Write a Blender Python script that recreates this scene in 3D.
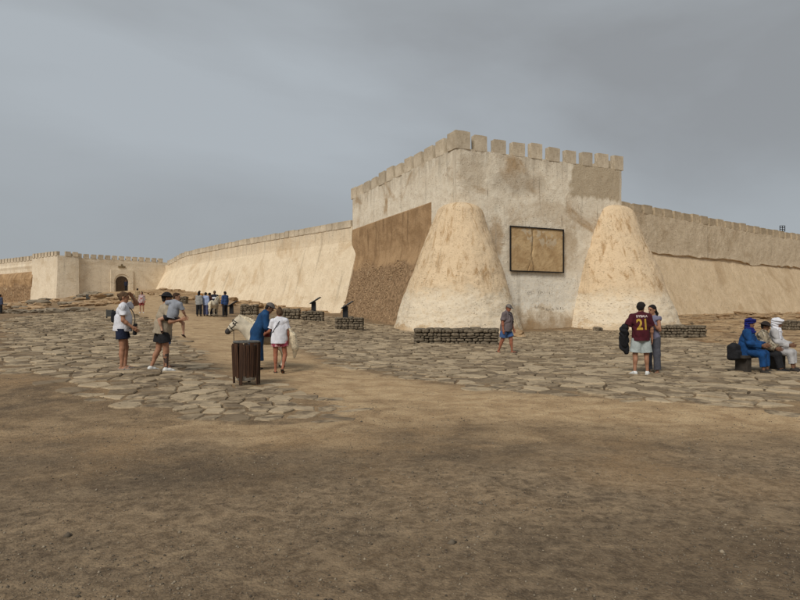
import bpy, bmesh, math, random
import numpy as np
from mathutils import Vector, Matrix
from mathutils.bvhtree import BVHTree

for o in list(bpy.data.objects): bpy.data.objects.remove(o, do_unlink=True)
SC = bpy.context.scene
COL = SC.collection
RAD = math.radians

# ------------------------------------------------------------------ camera, sky, sun, exposure
CAM_H, FPX, HOR = 1.65, 590.0, 308.0          # eye height (m), focal length in photo pixels, horizon row
cd = bpy.data.cameras.new('camera'); cam = bpy.data.objects.new('camera', cd); COL.objects.link(cam)
cd.sensor_width = 36.0; cd.lens = 36.0*FPX/800.0; cd.shift_y = (HOR-300.0)/800.0
cd.clip_start = 0.05; cd.clip_end = 6000
cam.location = (0, 0, CAM_H); cam.rotation_euler = (RAD(90), 0, 0)
SC.camera = cam

SUN_EL, SUN_AZ = RAD(42), RAD(207)           # azimuth clockwise from +Y: behind the camera, a little to its left
wd = bpy.data.worlds.new('World'); SC.world = wd; wd.use_nodes = True
nt = wd.node_tree; nt.nodes.clear()
def wn(t, **kw):
    n = nt.nodes.new(t)
    for k, v in kw.items(): setattr(n, k, v)
    return n
w_out = wn('ShaderNodeOutputWorld'); w_bg = wn('ShaderNodeBackground')
sky = wn('ShaderNodeTexSky', sky_type='NISHITA', sun_disc=False)
sky.sun_elevation = SUN_EL; sky.sun_rotation = SUN_AZ; sky.air_density = 1.0; sky.dust_density = 3.0
skm = wn('ShaderNodeVectorMath', operation='SCALE'); skm.inputs['Scale'].default_value = 0.32
nt.links.new(sky.outputs[0], skm.inputs[0])
tc = wn('ShaderNodeTexCoord'); mp = wn('ShaderNodeMapping'); mp.inputs['Scale'].default_value = (1.0, 1.0, 2.2); mp.inputs['Location'].default_value = (0.35, 2.2, 4.1)
nt.links.new(tc.outputs['Generated'], mp.inputs[0])
n1 = wn('ShaderNodeTexNoise'); n1.inputs['Scale'].default_value = 1.2; n1.inputs['Detail'].default_value = 7; n1.inputs['Roughness'].default_value = 0.5; n1.inputs['Distortion'].default_value = 0.35
nt.links.new(mp.outputs[0], n1.inputs['Vector'])
rmp = wn('ShaderNodeValToRGB'); cr = rmp.color_ramp
cr.elements[0].position = 0.36; cr.elements[0].color = (2.20, 2.31, 2.40, 1)
cr.elements[1].position = 0.66; cr.elements[1].color = (3.20, 3.47, 3.70, 1)
nt.links.new(n1.outputs['Fac'], rmp.inputs[0])
wmx = wn('ShaderNodeMix', data_type='RGBA'); wmx.inputs[0].default_value = 0.88
sx_ = wn('ShaderNodeSeparateXYZ'); nt.links.new(tc.outputs['Generated'], sx_.inputs[0])
hz_ = wn('ShaderNodeMapRange', interpolation_type='SMOOTHSTEP'); nt.links.new(sx_.outputs[2], hz_.inputs[0])
for i_, q_ in enumerate((0.0, 0.30, 0.6, 0.0)): hz_.inputs[i_+1].default_value = q_
hmx = wn('ShaderNodeMix', data_type='RGBA'); nt.links.new(hz_.outputs[0], hmx.inputs[0]); nt.links.new(rmp.outputs[0], hmx.inputs[6]); hmx.inputs[7].default_value = (2.85, 3.12, 3.34, 1)
nt.links.new(skm.outputs[0], wmx.inputs[6]); nt.links.new(hmx.outputs[2], wmx.inputs[7])
nt.links.new(wmx.outputs[2], w_bg.inputs['Color']); w_bg.inputs['Strength'].default_value = 0.08
nt.links.new(w_bg.outputs[0], w_out.inputs['Surface'])

sd = bpy.data.lights.new('sun', 'SUN'); sun = bpy.data.objects.new('sun', sd); COL.objects.link(sun)
sd.energy = 1.5; sd.angle = RAD(20); sd.color = (1.0, 0.955, 0.88)
sv = Vector((math.sin(SUN_AZ)*math.cos(SUN_EL), math.cos(SUN_AZ)*math.cos(SUN_EL), math.sin(SUN_EL)))
sun.rotation_euler = sv.to_track_quat('Z', 'Y').to_euler(); sun.location = (-10, -30, 40)

SC.view_settings.view_transform = 'Standard'; SC.view_settings.look = 'None'
SC.view_settings.gamma = 1.0; SC.view_settings.exposure = 0.84; SC.view_settings.use_curve_mapping = False
SC.render.engine = 'CYCLES'

# ------------------------------------------------------------------ helpers
RNG = np.random.default_rng(7); random.seed(7)
_tab = np.random.default_rng(3).random((64, 64, 64)).astype(np.float32)*2-1
def vnoise(p):
    p = np.asarray(p, dtype=np.float64)
    i = np.floor(p).astype(np.int64); f = p-i; f = f*f*(3-2*f); i &= 63; j = (i+1) & 63
    x0, y0, z0 = i[..., 0], i[..., 1], i[..., 2]; x1, y1, z1 = j[..., 0], j[..., 1], j[..., 2]
    fx, fy, fz = f[..., 0], f[..., 1], f[..., 2]
    a = _tab[x0, y0, z0]*(1-fx)+_tab[x1, y0, z0]*fx; b = _tab[x0, y1, z0]*(1-fx)+_tab[x1, y1, z0]*fx
    c = _tab[x0, y0, z1]*(1-fx)+_tab[x1, y0, z1]*fx; d = _tab[x0, y1, z1]*(1-fx)+_tab[x1, y1, z1]*fx
    return (a*(1-fy)+b*fy)*(1-fz)+(c*(1-fy)+d*fy)*fz
def fbm(p, oct=4, s=1.0, g=0.5):
    p = np.asarray(p, dtype=np.float64)*s; r = 0; a = 1.0; t = 0
    for k in range(oct):
        r = r+a*vnoise(p+k*17.3); t += a; a *= g; p = p*2.03
    return r/t
def fbm2(x, y, oct=4, s=1.0, z=0.5):
    return fbm(np.stack([x, y, np.full_like(np.asarray(x, float), z)], -1), oct, s)
def sstep(a, b, x):
    t = np.clip((x-a)/(b-a), 0, 1); return t*t*(3-2*t)

def mesh_np(name, V, F, mats=(), smooth=False, midx=None):
    """V (n,3); F: array (m,k) or list of lists"""
    me = bpy.data.meshes.new(name); V = np.asarray(V, dtype=np.float32)
    if isinstance(F, np.ndarray):
        m, k = F.shape
        me.vertices.add(len(V)); me.vertices.foreach_set('co', V.ravel())
        me.loops.add(m*k); me.loops.foreach_set('vertex_index', F.astype(np.int32).ravel())
        me.polygons.add(m); me.polygons.foreach_set('loop_start', np.arange(0, m*k, k, dtype=np.int32))
        try: me.polygons.foreach_set('loop_total', np.full(m, k, dtype=np.int32))
        except Exception: pass
        me.update(calc_edges=True)
    else:
        me.from_pydata([tuple(v) for v in V.tolist()], [], F); me.update()
    me.validate()
    for m_ in mats: me.materials.append(m_)
    if midx is not None: me.polygons.foreach_set('material_index', np.asarray(midx, dtype=np.int32))
    if smooth: me.polygons.foreach_set('use_smooth', np.ones(len(me.polygons), dtype=bool))
    return me
def link(name, me, parent=None, loc=None, rz=None):
    o = bpy.data.objects.new(name, me); COL.objects.link(o)
    if parent is not None: o.parent = parent
    if loc is not None: o.location = loc
    if rz is not None: o.rotation_euler = (0, 0, rz)
    return o
def tag(o, label=None, cat=None, group=None, kind=None):
    if label: o['label'] = label
    if cat: o['category'] = cat
    if group: o['group'] = group
    if kind: o['kind'] = kind
    return o
def empty(name, loc=(0, 0, 0), rz=0.0):
    o = bpy.data.objects.new(name, None); COL.objects.link(o); o.location = loc; o.rotation_euler = (0, 0, rz)
    o.empty_display_size = 0.2
    return o
def vattr(me, name, vals):
    a = me.attributes.new(name, 'FLOAT', 'POINT'); a.data.foreach_set('value', np.asarray(vals, dtype=np.float32))
def uvset(me, UV):
    uv = me.uv_layers.new(name='UVMap'); li = np.zeros(len(me.loops), dtype=np.int32); me.loops.foreach_get('vertex_index', li)
    uv.data.foreach_set('uv', np.asarray(UV, dtype=np.float32)[li].ravel())

class MB:
    """collects simple solids into one mesh"""
    def __init__(s): s.v = []; s.f = []
    def add(s, V, F):
        o = len(s.v); s.v += [tuple(v) for v in V]; s.f += [[i+o for i in f] for f in F]; return s
    def box(s, c, h, R=None, taper=1.0):
        V = [(sx*h[0]*(taper if sz > 0 else 1), sy*h[1]*(taper if sz > 0 else 1), sz*h[2]) for sz in (-1, 1) for sy in (-1, 1) for sx in (-1, 1)]
        if R is not None: V = [tuple(R @ Vector(v)) for v in V]
        V = [(v[0]+c[0], v[1]+c[1], v[2]+c[2]) for v in V]
        return s.add(V, [[0, 2, 3, 1], [4, 5, 7, 6], [0, 1, 5, 4], [2, 6, 7, 3], [0, 4, 6, 2], [1, 3, 7, 5]])
    def tube(s, pts, r, n=8, closed=False):
        pts = [Vector(p) for p in pts]; m = len(pts); V = []; F = []
        rr = r if isinstance(r, (list, tuple)) else [r]*m
        up = Vector((0.12, 0.23, 0.97)).normalized()
        for i, p in enumerate(pts):
            a = pts[i-1] if (i > 0 or closed) else p; b = pts[(i+1) % m] if (i < m-1 or closed) else p
            t = (b-a).normalized(); u = t.cross(up)
            if u.length < 1e-3: u = t.cross(Vector((1, 0, 0)))
            u.normalize(); w = t.cross(u)
            for k in range(n):
                an = 2*math.pi*k/n; V.append(p+(u*math.cos(an)+w*math.sin(an))*rr[i])
        for i in range(m if closed else m-1):
            for k in range(n):
                a = i*n+k; b = i*n+(k+1) % n; c = ((i+1) % m)*n+(k+1) % n; d = ((i+1) % m)*n+k
                F.append([a, b, c, d])
        if not closed: F.append(list(range(n))[::-1]); F.append([(m-1)*n+k for k in range(n)])
        return s.add(V, F)
    def mesh(s, name, mat, smooth=False, bevel=0.0):
        me = bpy.data.meshes.new(name); me.from_pydata(s.v, [], s.f); me.update()
        bm = bmesh.new(); bm.from_mesh(me); bmesh.ops.recalc_face_normals(bm, faces=bm.faces)
        if bevel > 0: bmesh.ops.bevel(bm, geom=list(bm.edges), offset=bevel, segments=2, affect='EDGES', profile=0.6)
        bm.to_mesh(me); bm.free()
        me.materials.append(mat)
        if smooth: me.polygons.foreach_set('use_smooth', np.ones(len(me.polygons), dtype=bool))
        return me

# ------------------------------------------------------------------ material node helper
class NB:
    def __init__(s, name):
        s.m = bpy.data.materials.new(name); s.m.use_nodes = True; s.t = s.m.node_tree; s.t.nodes.clear()
        s.out = s.t.nodes.new('ShaderNodeOutputMaterial'); s.b = s.t.nodes.new('ShaderNodeBsdfPrincipled')
        s.t.links.new(s.b.outputs[0], s.out.inputs[0]); s.b.inputs['Roughness'].default_value = 0.9
        try: s.b.inputs['Specular IOR Level'].default_value = 0.25
        except Exception: pass
    def n(s, t, **kw):
        n = s.t.nodes.new(t)
        for k, v in kw.items(): setattr(n, k, v)
        return n
    def put(s, sock, v):
        if hasattr(v, 'is_output') or isinstance(v, bpy.types.NodeSocket): s.t.links.new(v, sock)
        elif isinstance(v, (tuple, list)) and len(v) == 3 and sock.type == 'RGBA': sock.default_value = (*v, 1)
        else: sock.default_value = v
    def obj(s): return s.n('ShaderNodeTexCoord').outputs['Object']
    def uv(s): return s.n('ShaderNodeTexCoord').outputs['UV']
    def pos(s): return s.n('ShaderNodeNewGeometry').outputs['Position']
    def rand(s): return s.n('ShaderNodeObjectInfo').outputs['Random']
    def attr(s, nm): return s.n('ShaderNodeAttribute', attribute_name=nm).outputs['Fac']
    def mapv(s, v, scale=(1, 1, 1), loc=(0, 0, 0)):
        m = s.n('ShaderNodeMapping'); s.put(m.inputs[0], v); m.inputs['Scale'].default_value = scale; m.inputs['Location'].default_value = loc; return m.outputs[0]
    def noise(s, v, sc, det=4, ro=0.55, dist=0.0):
        n = s.n('ShaderNodeTexNoise'); s.put(n.inputs['Vector'], v); n.inputs['Scale'].default_value = sc
        n.inputs['Detail'].default_value = det; n.inputs['Roughness'].default_value = ro; n.inputs['Distortion'].default_value = dist; return n.outputs['Fac']
    def vor(s, v, sc, feat='F1', out='Distance', rnd=1.0):
        n = s.n('ShaderNodeTexVoronoi', feature=feat); s.put(n.inputs['Vector'], v); n.inputs['Scale'].default_value = sc
        n.inputs['Randomness'].default_value = rnd; return n.outputs[out]
    def rng(s, v, a, b, c=0.0, d=1.0, smooth=True):
        n = s.n('ShaderNodeMapRange', interpolation_type='SMOOTHSTEP' if smooth else 'LINEAR'); s.put(n.inputs[0], v)
        for i, q in enumerate((a, b, c, d)): n.inputs[i+1].default_value = q
        return n.outputs[0]
    def mix(s, f, a, b, mode='MIX'):
        n = s.n('ShaderNodeMix', data_type='RGBA', blend_type=mode); s.put(n.inputs[0], f); s.put(n.inputs[6], a); s.put(n.inputs[7], b); return n.outputs[2]
    def math(s, op, a, b=0.0):
        n = s.n('ShaderNodeMath', operation=op); s.put(n.inputs[0], a); s.put(n.inputs[1], b); return n.outputs[0]
    def xyz(s, v):
        n = s.n('ShaderNodeSeparateXYZ'); s.put(n.inputs[0], v); return n.outputs
    def scalecol(s, c, f):      # colour * scalar
        n = s.n('ShaderNodeVectorMath', operation='SCALE'); s.put(n.inputs[0], c); s.put(n.inputs['Scale'], f); return n.outputs[0]
    def bump(s, h, dist=0.02, st=0.6, prev=None):
        n = s.n('ShaderNodeBump'); s.put(n.inputs['Height'], h); n.inputs['Distance'].default_value = dist; n.inputs['Strength'].default_value = st
        if prev is not None: s.t.links.new(prev, n.inputs['Normal'])
        return n.outputs[0]
    def done(s, col, normal=None, rough=None):
        s.put(s.b.inputs['Base Color'], col)
        if normal is not None: s.t.links.new(normal, s.b.inputs['Normal'])
        if rough is not None: s.put(s.b.inputs['Roughness'], rough)
        return s.m
_mc = {}
def flat_mat(key, col, rough=0.8, var=0.25, sc=18.0, bump=0.0):
    """plain painted / cloth / leather surface with mild mottling"""
    if key in _mc: return _mc[key]
    b = NB(key); v = b.obj(); n = b.noise(v, sc, 4)
    c = b.mix(b.rng(n, 0.3, 0.7), tuple(x*(1-var) for x in col), tuple(min(1, x*(1+var*0.7)) for x in col))
    nm = b.bump(b.noise(v, sc*6, 3), 0.004, bump) if bump > 0 else None
    _mc[key] = b.done(c, nm, rough); return _mc[key]

# ------------------------------------------------------------------ wall materials (UV = metres along the wall, metres up)
def wall_mat(name, pale, mid, stain, grey_top=None, ochre_z=None, white_z=None, patch=None, streak=0.6, bumpy=1.0, ocamt=0.5, lowgrime=0.0, spots=(), speck=(0.12, 0.8)):
    b = NB(name); uv = b.uv(); x, z, _ = b.xyz(uv)
    big = b.noise(uv, 0.28, 5, 0.6, 0.6); med = b.noise(uv, 0.95, 7, 0.7, 0.4); fin = b.noise(uv, 3.4, 6, 0.75, 0.3)
    strk = b.noise(b.mapv(uv, (1.6, 0.09, 1)), 1.0, 5, 0.65, 0.4)
    c = b.mix(b.rng(med, 0.33, 0.68), mid, pale)
    c = b.mix(b.math('MULTIPLY', b.rng(big, 0.52, 0.68), ocamt), c, stain)
    zn = b.math('ADD', z, b.math('ADD', b.math('MULTIPLY', b.math('SUBTRACT', med, 0.5), 3.6), b.math('MULTIPLY', b.math('SUBTRACT', fin, 0.5), 1.6)))
    if ochre_z:   # ochre coat between heights
        z0, z1, oc, oc2 = ochre_z
        f = b.math('MULTIPLY', b.rng(zn, z0-0.5, z0+0.6), b.rng(zn, z1-0.3, z1+0.3, 1, 0))
        f = b.math('MULTIPLY', f, b.rng(b.noise(uv, 0.5, 5, 0.6, 0.5), 0.28, 0.5, 0.45, 1.0))
        oo = b.mix(b.rng(b.noise(b.mapv(uv, (1.3, 0.45, 1)), 1.5, 6, 0.7, 0.5), 0.5, 0.68), oc, oc2)
        c = b.mix(f, c, oo)
    if white_z:
        z0, z1, wc = white_z
        f = b.math('MULTIPLY', b.rng(zn, z0, z0+0.3), b.rng(zn, z1-0.35, z1+0.35, 1, 0))
        f = b.math('MULTIPLY', f, b.rng(fin, 0.40, 0.52, 0.3, .9))
        c = b.mix(f, c, wc)
    if grey_top:
        z0, gc = grey_top
        f = b.math('MULTIPLY', b.rng(zn, z0-1.2, z0+1.0), b.rng(strk, 0.40, 0.6, 0.05, 0.65))
        c = b.mix(f, c, gc)
    if patch:     # a repaired rectangle of newer, greyer render: x0,x1,z0,z1,colour
        x0, x1, z0, z1, pc = patch
        xn = b.math('ADD', x, b.math('MULTIPLY', b.math('SUBTRACT', big, 0.5), 3.0))
        zq = b.math('ADD', z, b.math('MULTIPLY', b.math('SUBTRACT', strk, 0.5), 1.2))
        f = b.math('MULTIPLY', b.math('MULTIPLY', b.rng(xn, x0, x0+0.35), b.rng(xn, x1, x1+0.3, 1, 0)), b.math('MULTIPLY', b.rng(zq, z0, z0+0.3), b.rng(zq, z1, z1+0.2, 1, 0)))
        c = b.mix(b.math('MULTIPLY', f, 0.9), c, pc)
    for (sx0, sz0, rx, rz, sc_, st_) in spots:   # damp stains and fallen skim, each with a ragged outline
        ex = b.math('POWER', b.math('ABSOLUTE', b.math('DIVIDE', b.math('SUBTRACT', x, sx0), rx)), 2.0); ez = b.math('POWER', b.math('ABSOLUTE', b.math('DIVIDE', b.math('SUBTRACT', z, sz0), rz)), 2.0)
        e_ = b.math('ADD', b.math('ADD', ex, ez), b.math('MULTIPLY', b.math('SUBTRACT', b.math('ADD', b.math('MULTIPLY', med, .6), b.math('MULTIPLY', fin, .4)), 0.5), 6.0))
        c = b.mix(b.rng(e_, 1.6, 0.2, 0, st_*0.75), c, sc_)
    # rain streaks, pitting, small dark holes
    c = b.mix(b.math('MULTIPLY', b.rng(strk, 0.55, 0.72), streak), c, tuple(q*0.55 for q in mid))
    pit = b.rng(b.vor(uv, 3.2), 0.05, 0.14, 1, 0); keep = b.rng(b.noise(uv, 1.6, 2), 0.53, 0.6)
    c = b.mix(b.math('MULTIPLY', b.math('MULTIPLY', pit, keep), 0.7), c, (0.10, 0.075, 0.05))
    c = b.mix(b.math('MULTIPLY', b.rng(fin, 0.54, 0.70), 0.45), c, tuple(q*0.55 for q in stain))
    grn = b.noise(b.mapv(uv, (1, 1.6, 1)), 7.5, 4, 0.75, 0.5); c = b.mix(b.math('MULTIPLY', b.rng(grn, 0.56, 0.66), b.rng(b.noise(uv, 0.7, 4), 0.36, 0.62, *speck)), c, (0.17, 0.115, 0.066))
    c = b.mix(b.math('MULTIPLY', b.rng(grn, 0.42, 0.30), 0.45), c, tuple(min(0.8, q*1.12) for q in pale))
    drip = b.noise(b.mapv(uv, (5.0, 0.16, 1)), 1.0, 4, 0.7, 0.5); c = b.mix(b.math('MULTIPLY', b.math('MULTIPLY', b.rng(drip, 0.60, 0.72), b.rng(big, 0.4, 0.6)), streak*0.9), c, (0.14, 0.10, 0.062))
    if lowgrime > 0:
        c = b.mix(b.math('MULTIPLY', b.rng(zn, 0.2, 2.0, 1, 0), lowgrime), c, tuple(q*0.8 for q in stain))
    nm = b.bump(grn, 0.05, 0.7*bumpy); nm = b.bump(fin, 0.10, 0.7*bumpy, nm); nm = b.bump(med, 0.12, 0.5*bumpy, nm)
    nm = b.bump(b.math('MULTIPLY', pit, -1.0), 0.03, 0.5, nm)
    return b.done(c, nm, 0.93)

# ------------------------------------------------------------------ terrain
CP = []
for yy in (-6, 2, 6, 9):
    for xx in (-20, -8, 0, 8, 20): CP.append((xx, yy, 0.0 if not (xx == -20 and yy == 9) else 0.25))
CP += [(-6, 12.6, .30), (-5, 13.4, .21), (-3, 14, .07), (0, 14, 0), (6, 14, 0), (14, 14, 0), (25, 14, 0), (-14, 16, .5), (-25, 20, .8),
       (0, 25, .05), (8, 25, 0), (18, 25, .05), (30, 25, .2), (4, 35, 0), (12, 39, 0), (18, 42, .05), (24, 44, .3), (-3, 34.6, .3), (-6, 40, .7),
       (-13, 40, 1.1), (-19.5, 46, 1.25), (-12, 46, 1.15), (-20, 30, .85), (-36, 55, 1.2), (-50, 60, 1.2), (-45, 75, 1.8), (-54, 84, 2.4),
       (-51, 88.5, 3.1), (-58, 92, 2.6), (-66, 96, 1.7), (-75, 101, 1.6), (-45, 95, 4.25), (-41, 98, 4.6), (-47.5, 91.5, 3.9), (-8, 56.5, 1.25), (-13, 64, 1.9),
       (-21, 74, 2.8), (-32, 87, 4.1), (-40, 97, 4.7), (-25, 60, 2.0), (-35, 80, 3.4), (1, 45, .35), (-3, 53, .9), (20, 49.5, 1.0), (30, 56, 1.2),
       (40, 64, 1.25), (52, 73, 1.2), (28, 48, .7), (38, 54, .8), (24, 40, .25), (34, 40, .4), (45, 50, .6), (0, 80, 3), (40, 100, 3), (-20, 120, 5),
       (90, 100, 1), (-90, 110, 2), (80, 40, .5), (-80, 40, 1), (60, 10, 0), (-60, 10, .6)]
CP = np.array(CP, float)
def _U(r2): return np.where(r2 > 1e-9, r2*np.log(np.maximum(r2, 1e-9)), 0.0)
_n = len(CP); _K = _U(((CP[:, None, :2]-CP[None, :, :2])**2).sum(-1))+np.eye(_n)*4.0
_P = np.c_[np.ones(_n), CP[:, :2]]; _A = np.zeros((_n+3, _n+3)); _A[:_n, :_n] = _K; _A[:_n, _n:] = _P; _A[_n:, :_n] = _P.T
_W = np.linalg.solve(_A, np.r_[CP[:, 2], 0, 0, 0])
def base_h(x, y):
    x = np.asarray(x, float); y = np.asarray(y, float); r = _W[_n]+_W[_n+1]*x+_W[_n+2]*y
    for i in range(_n): r = r+_W[i]*_U((x-CP[i, 0])**2+(y-CP[i, 1])**2)
    return r
# fortress plan (metres)
C0 = np.array([3.8, 40.0]); UR = np.array([.903, .4296]); UL = np.array([-.4147, .91]); LR, LL = 15.2, 20.7
R0 = C0+UR*LR; L0 = C0+UL*LL; NL = np.array([-.91, -.4147]); NR = np.array([.4296, -.903])
DLc = np.array([-.643, .766]); NLc = np.array([-.766, -.643])          # left curtain wall
DRc = np.array([.8, .6]); NRc = np.array([.6, -.8]); RC0 = np.array([16.5, 48.8])
G0 = np.array([-40.2, 101.0]); DG = np.array([-.722, -.692]); NG = np.array([.692, -.722])
def rock_w(x, y):
    """bare bedrock ledges along the foot of the walls"""
    x = np.asarray(x, float); y = np.asarray(y, float)
    wb = fbm2(x, y, 3, 0.45, 7.7)*1.6
    a = sstep(-.6, .9, x+wb-np.interp(y, [18.5, 20.5, 28, 36, 44, 46], [34, 15.0, 14.8, 18, 21.8, 18]))*sstep(19, 21, y)*sstep(70, 60, x)
    tl = (x-L0[0])*DLc[0]+(y-L0[1])*DLc[1]; dl = (x-L0[0])*NLc[0]+(y-L0[1])*NLc[1]
    b = sstep(-2, 1, tl)*sstep(9.5, 6.5, dl)*sstep(0, 1, dl)*sstep(47, 42, tl)
    c = sstep(-46, -50, x)*sstep(72, 78, y)+sstep(-33, -38, x)*sstep(56, 60, y)*sstep(66, 61, y)
    return np.clip(a+b+c, 0, 1)
def ground_h(x, y):
    x = np.asarray(x, float); y = np.asarray(y, float); z = base_h(x, y)
    far = sstep(8, 30, y)
    z = z+fbm2(x, y, 3, 0.35)*(0.02+0.05*far)+fbm2(x, y, 3, 2.2)*0.012
    w = rock_w(x, y)
    s = 0.34; n = fbm2(x, y, 4, 0.28, 3.3)*0.9+fbm2(x, y, 3, 1.4, 8.1)*0.22
    q = (z*1.0+n*0.45)/s; fl = np.floor(q); fr = q-fl
    zt = (fl+sstep(0.72, 0.98, fr))*s-n*0.45*0.55+fbm2(x, y, 3, 1.9, 5.5)*0.07
    return z*(1-w)+(zt+0.05)*w
def gh(x, y): return float(ground_h(np.array([x]), np.array([y]))[0])
def hit(px, py):
    """photo pixel -> point on the terrain"""
    dx = (px-400)/FPX; dz = (HOR-py)/FPX; ys = np.r_[np.arange(2.5, 30, .05), np.arange(30, 110, .15)]
    g = base_h(dx*ys, ys)-(CAM_H+dz*ys); k = int(np.argmax(g > 0)) if (g > 0).any() else len(ys)-1
    y = ys[k]; return np.array([dx*y, y])
def atd(px, d): return ((px-400)/FPX*d, d)

# paved areas and the sandy path, outlined on the ground
def poly_px(L): return np.array([hit(*p) for p in L])
PAVE_A = poly_px([(0, 373), (40, 380), (70, 389), (110, 400), (150, 409), (190, 419), (240, 425), (290, 425), (326, 420), (340, 409), (312, 396), (272, 387), (240, 381), (218, 371), (203, 355), (186, 346), (166, 331), (148, 320), (128, 313), (100, 311), (50, 314), (0, 320)])
PAVE_B = np.r_[poly_px([(812, 417), (760, 411), (700, 405), (600, 398), (510, 391), (450, 386), (400, 378), (345, 366), (305, 352), (270, 338), (240, 326), (236, 317)]),
               np.array([(-11, 45), (-7.5, 51), (-5.2, 51.0), (-1.5, 43.5), (0, 41), (1, 38), (3.0, 36), (6, 36.4), (9, 39.6), (13, 42), (15, 41.8), (19, 42.2), (17.2, 37), (15, 32)]), poly_px([(708, 343), (750, 349), (812, 354)])]
def inpoly(P, x, y):
    r = np.zeros(len(x), bool); n = len(P)
    for i in range(n):
        x0, y0 = P[i]; x1, y1 = P[(i+1) % n]
        c = ((y0 > y) != (y1 > y)); 
        with np.errstate(divide='ignore', invalid='ignore'): t = (x1-x0)*(y-y0)/(y1-y0)+x0
        r ^= c & (x < t)
    return r
PATH = np.array([(-46, 99), (-41, 88), (-32, 72), (-24, 56), (-18, 44), (-11.5, 33), (-7.5, 24), (-4.2, 17.5), (-2.5, 14.5), (-.5, 11.8), (3, 9.5), (9, 8.5), (20, 8.2)], float)
def path_d(x, y):
    d = np.full(np.shape(x), 1e9)
    for (a, b) in zip(PATH[:-1], PATH[1:]):
        e = b-a; t = np.clip(((x-a[0])*e[0]+(y-a[1])*e[1])/(e@e), 0, 1)
        d = np.minimum(d, np.hypot(x-a[0]-e[0]*t, y-a[1]-e[1]*t))
    return d

def axis(parts):
    r = []
    for a, b, s in parts: r += list(np.arange(a, b-1e-6, s))
    return np.array(r+[parts[-1][1]])
gx = axis([(-600, -100, 25), (-100, -46, .7), (-46, -12, .3), (-12, 12, .12), (12, 46, .3), (46, 100, .7), (100, 600, 25)])
gy = axis([(-300, -10, 20), (-10, 2, .8), (2, 12, .07), (12, 24, .12), (24, 62, .24), (62, 108, .4), (108, 160, 4), (160, 900, 40)])
GX, GY = np.meshgrid(gx, gy); gxf, gyf = GX.ravel(), GY.ravel()
inn = (np.abs(gxf) < 110) & (gyf > -12) & (gyf < 130)
gz = np.zeros(len(gxf)); gz[inn] = ground_h(gxf[inn], gyf[inn])
edge = np.maximum(np.abs(gxf)-90, np.maximum(-gyf-5, gyf-115)); gz = gz*sstep(20, 0, edge)
nxg, nyg = len(gx), len(gy); ii = np.arange(nxg*nyg).reshape(nyg, nxg)
GF = np.stack([ii[:-1, :-1], ii[:-1, 1:], ii[1:, 1:], ii[1:, :-1]], -1).reshape(-1, 4)

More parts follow.
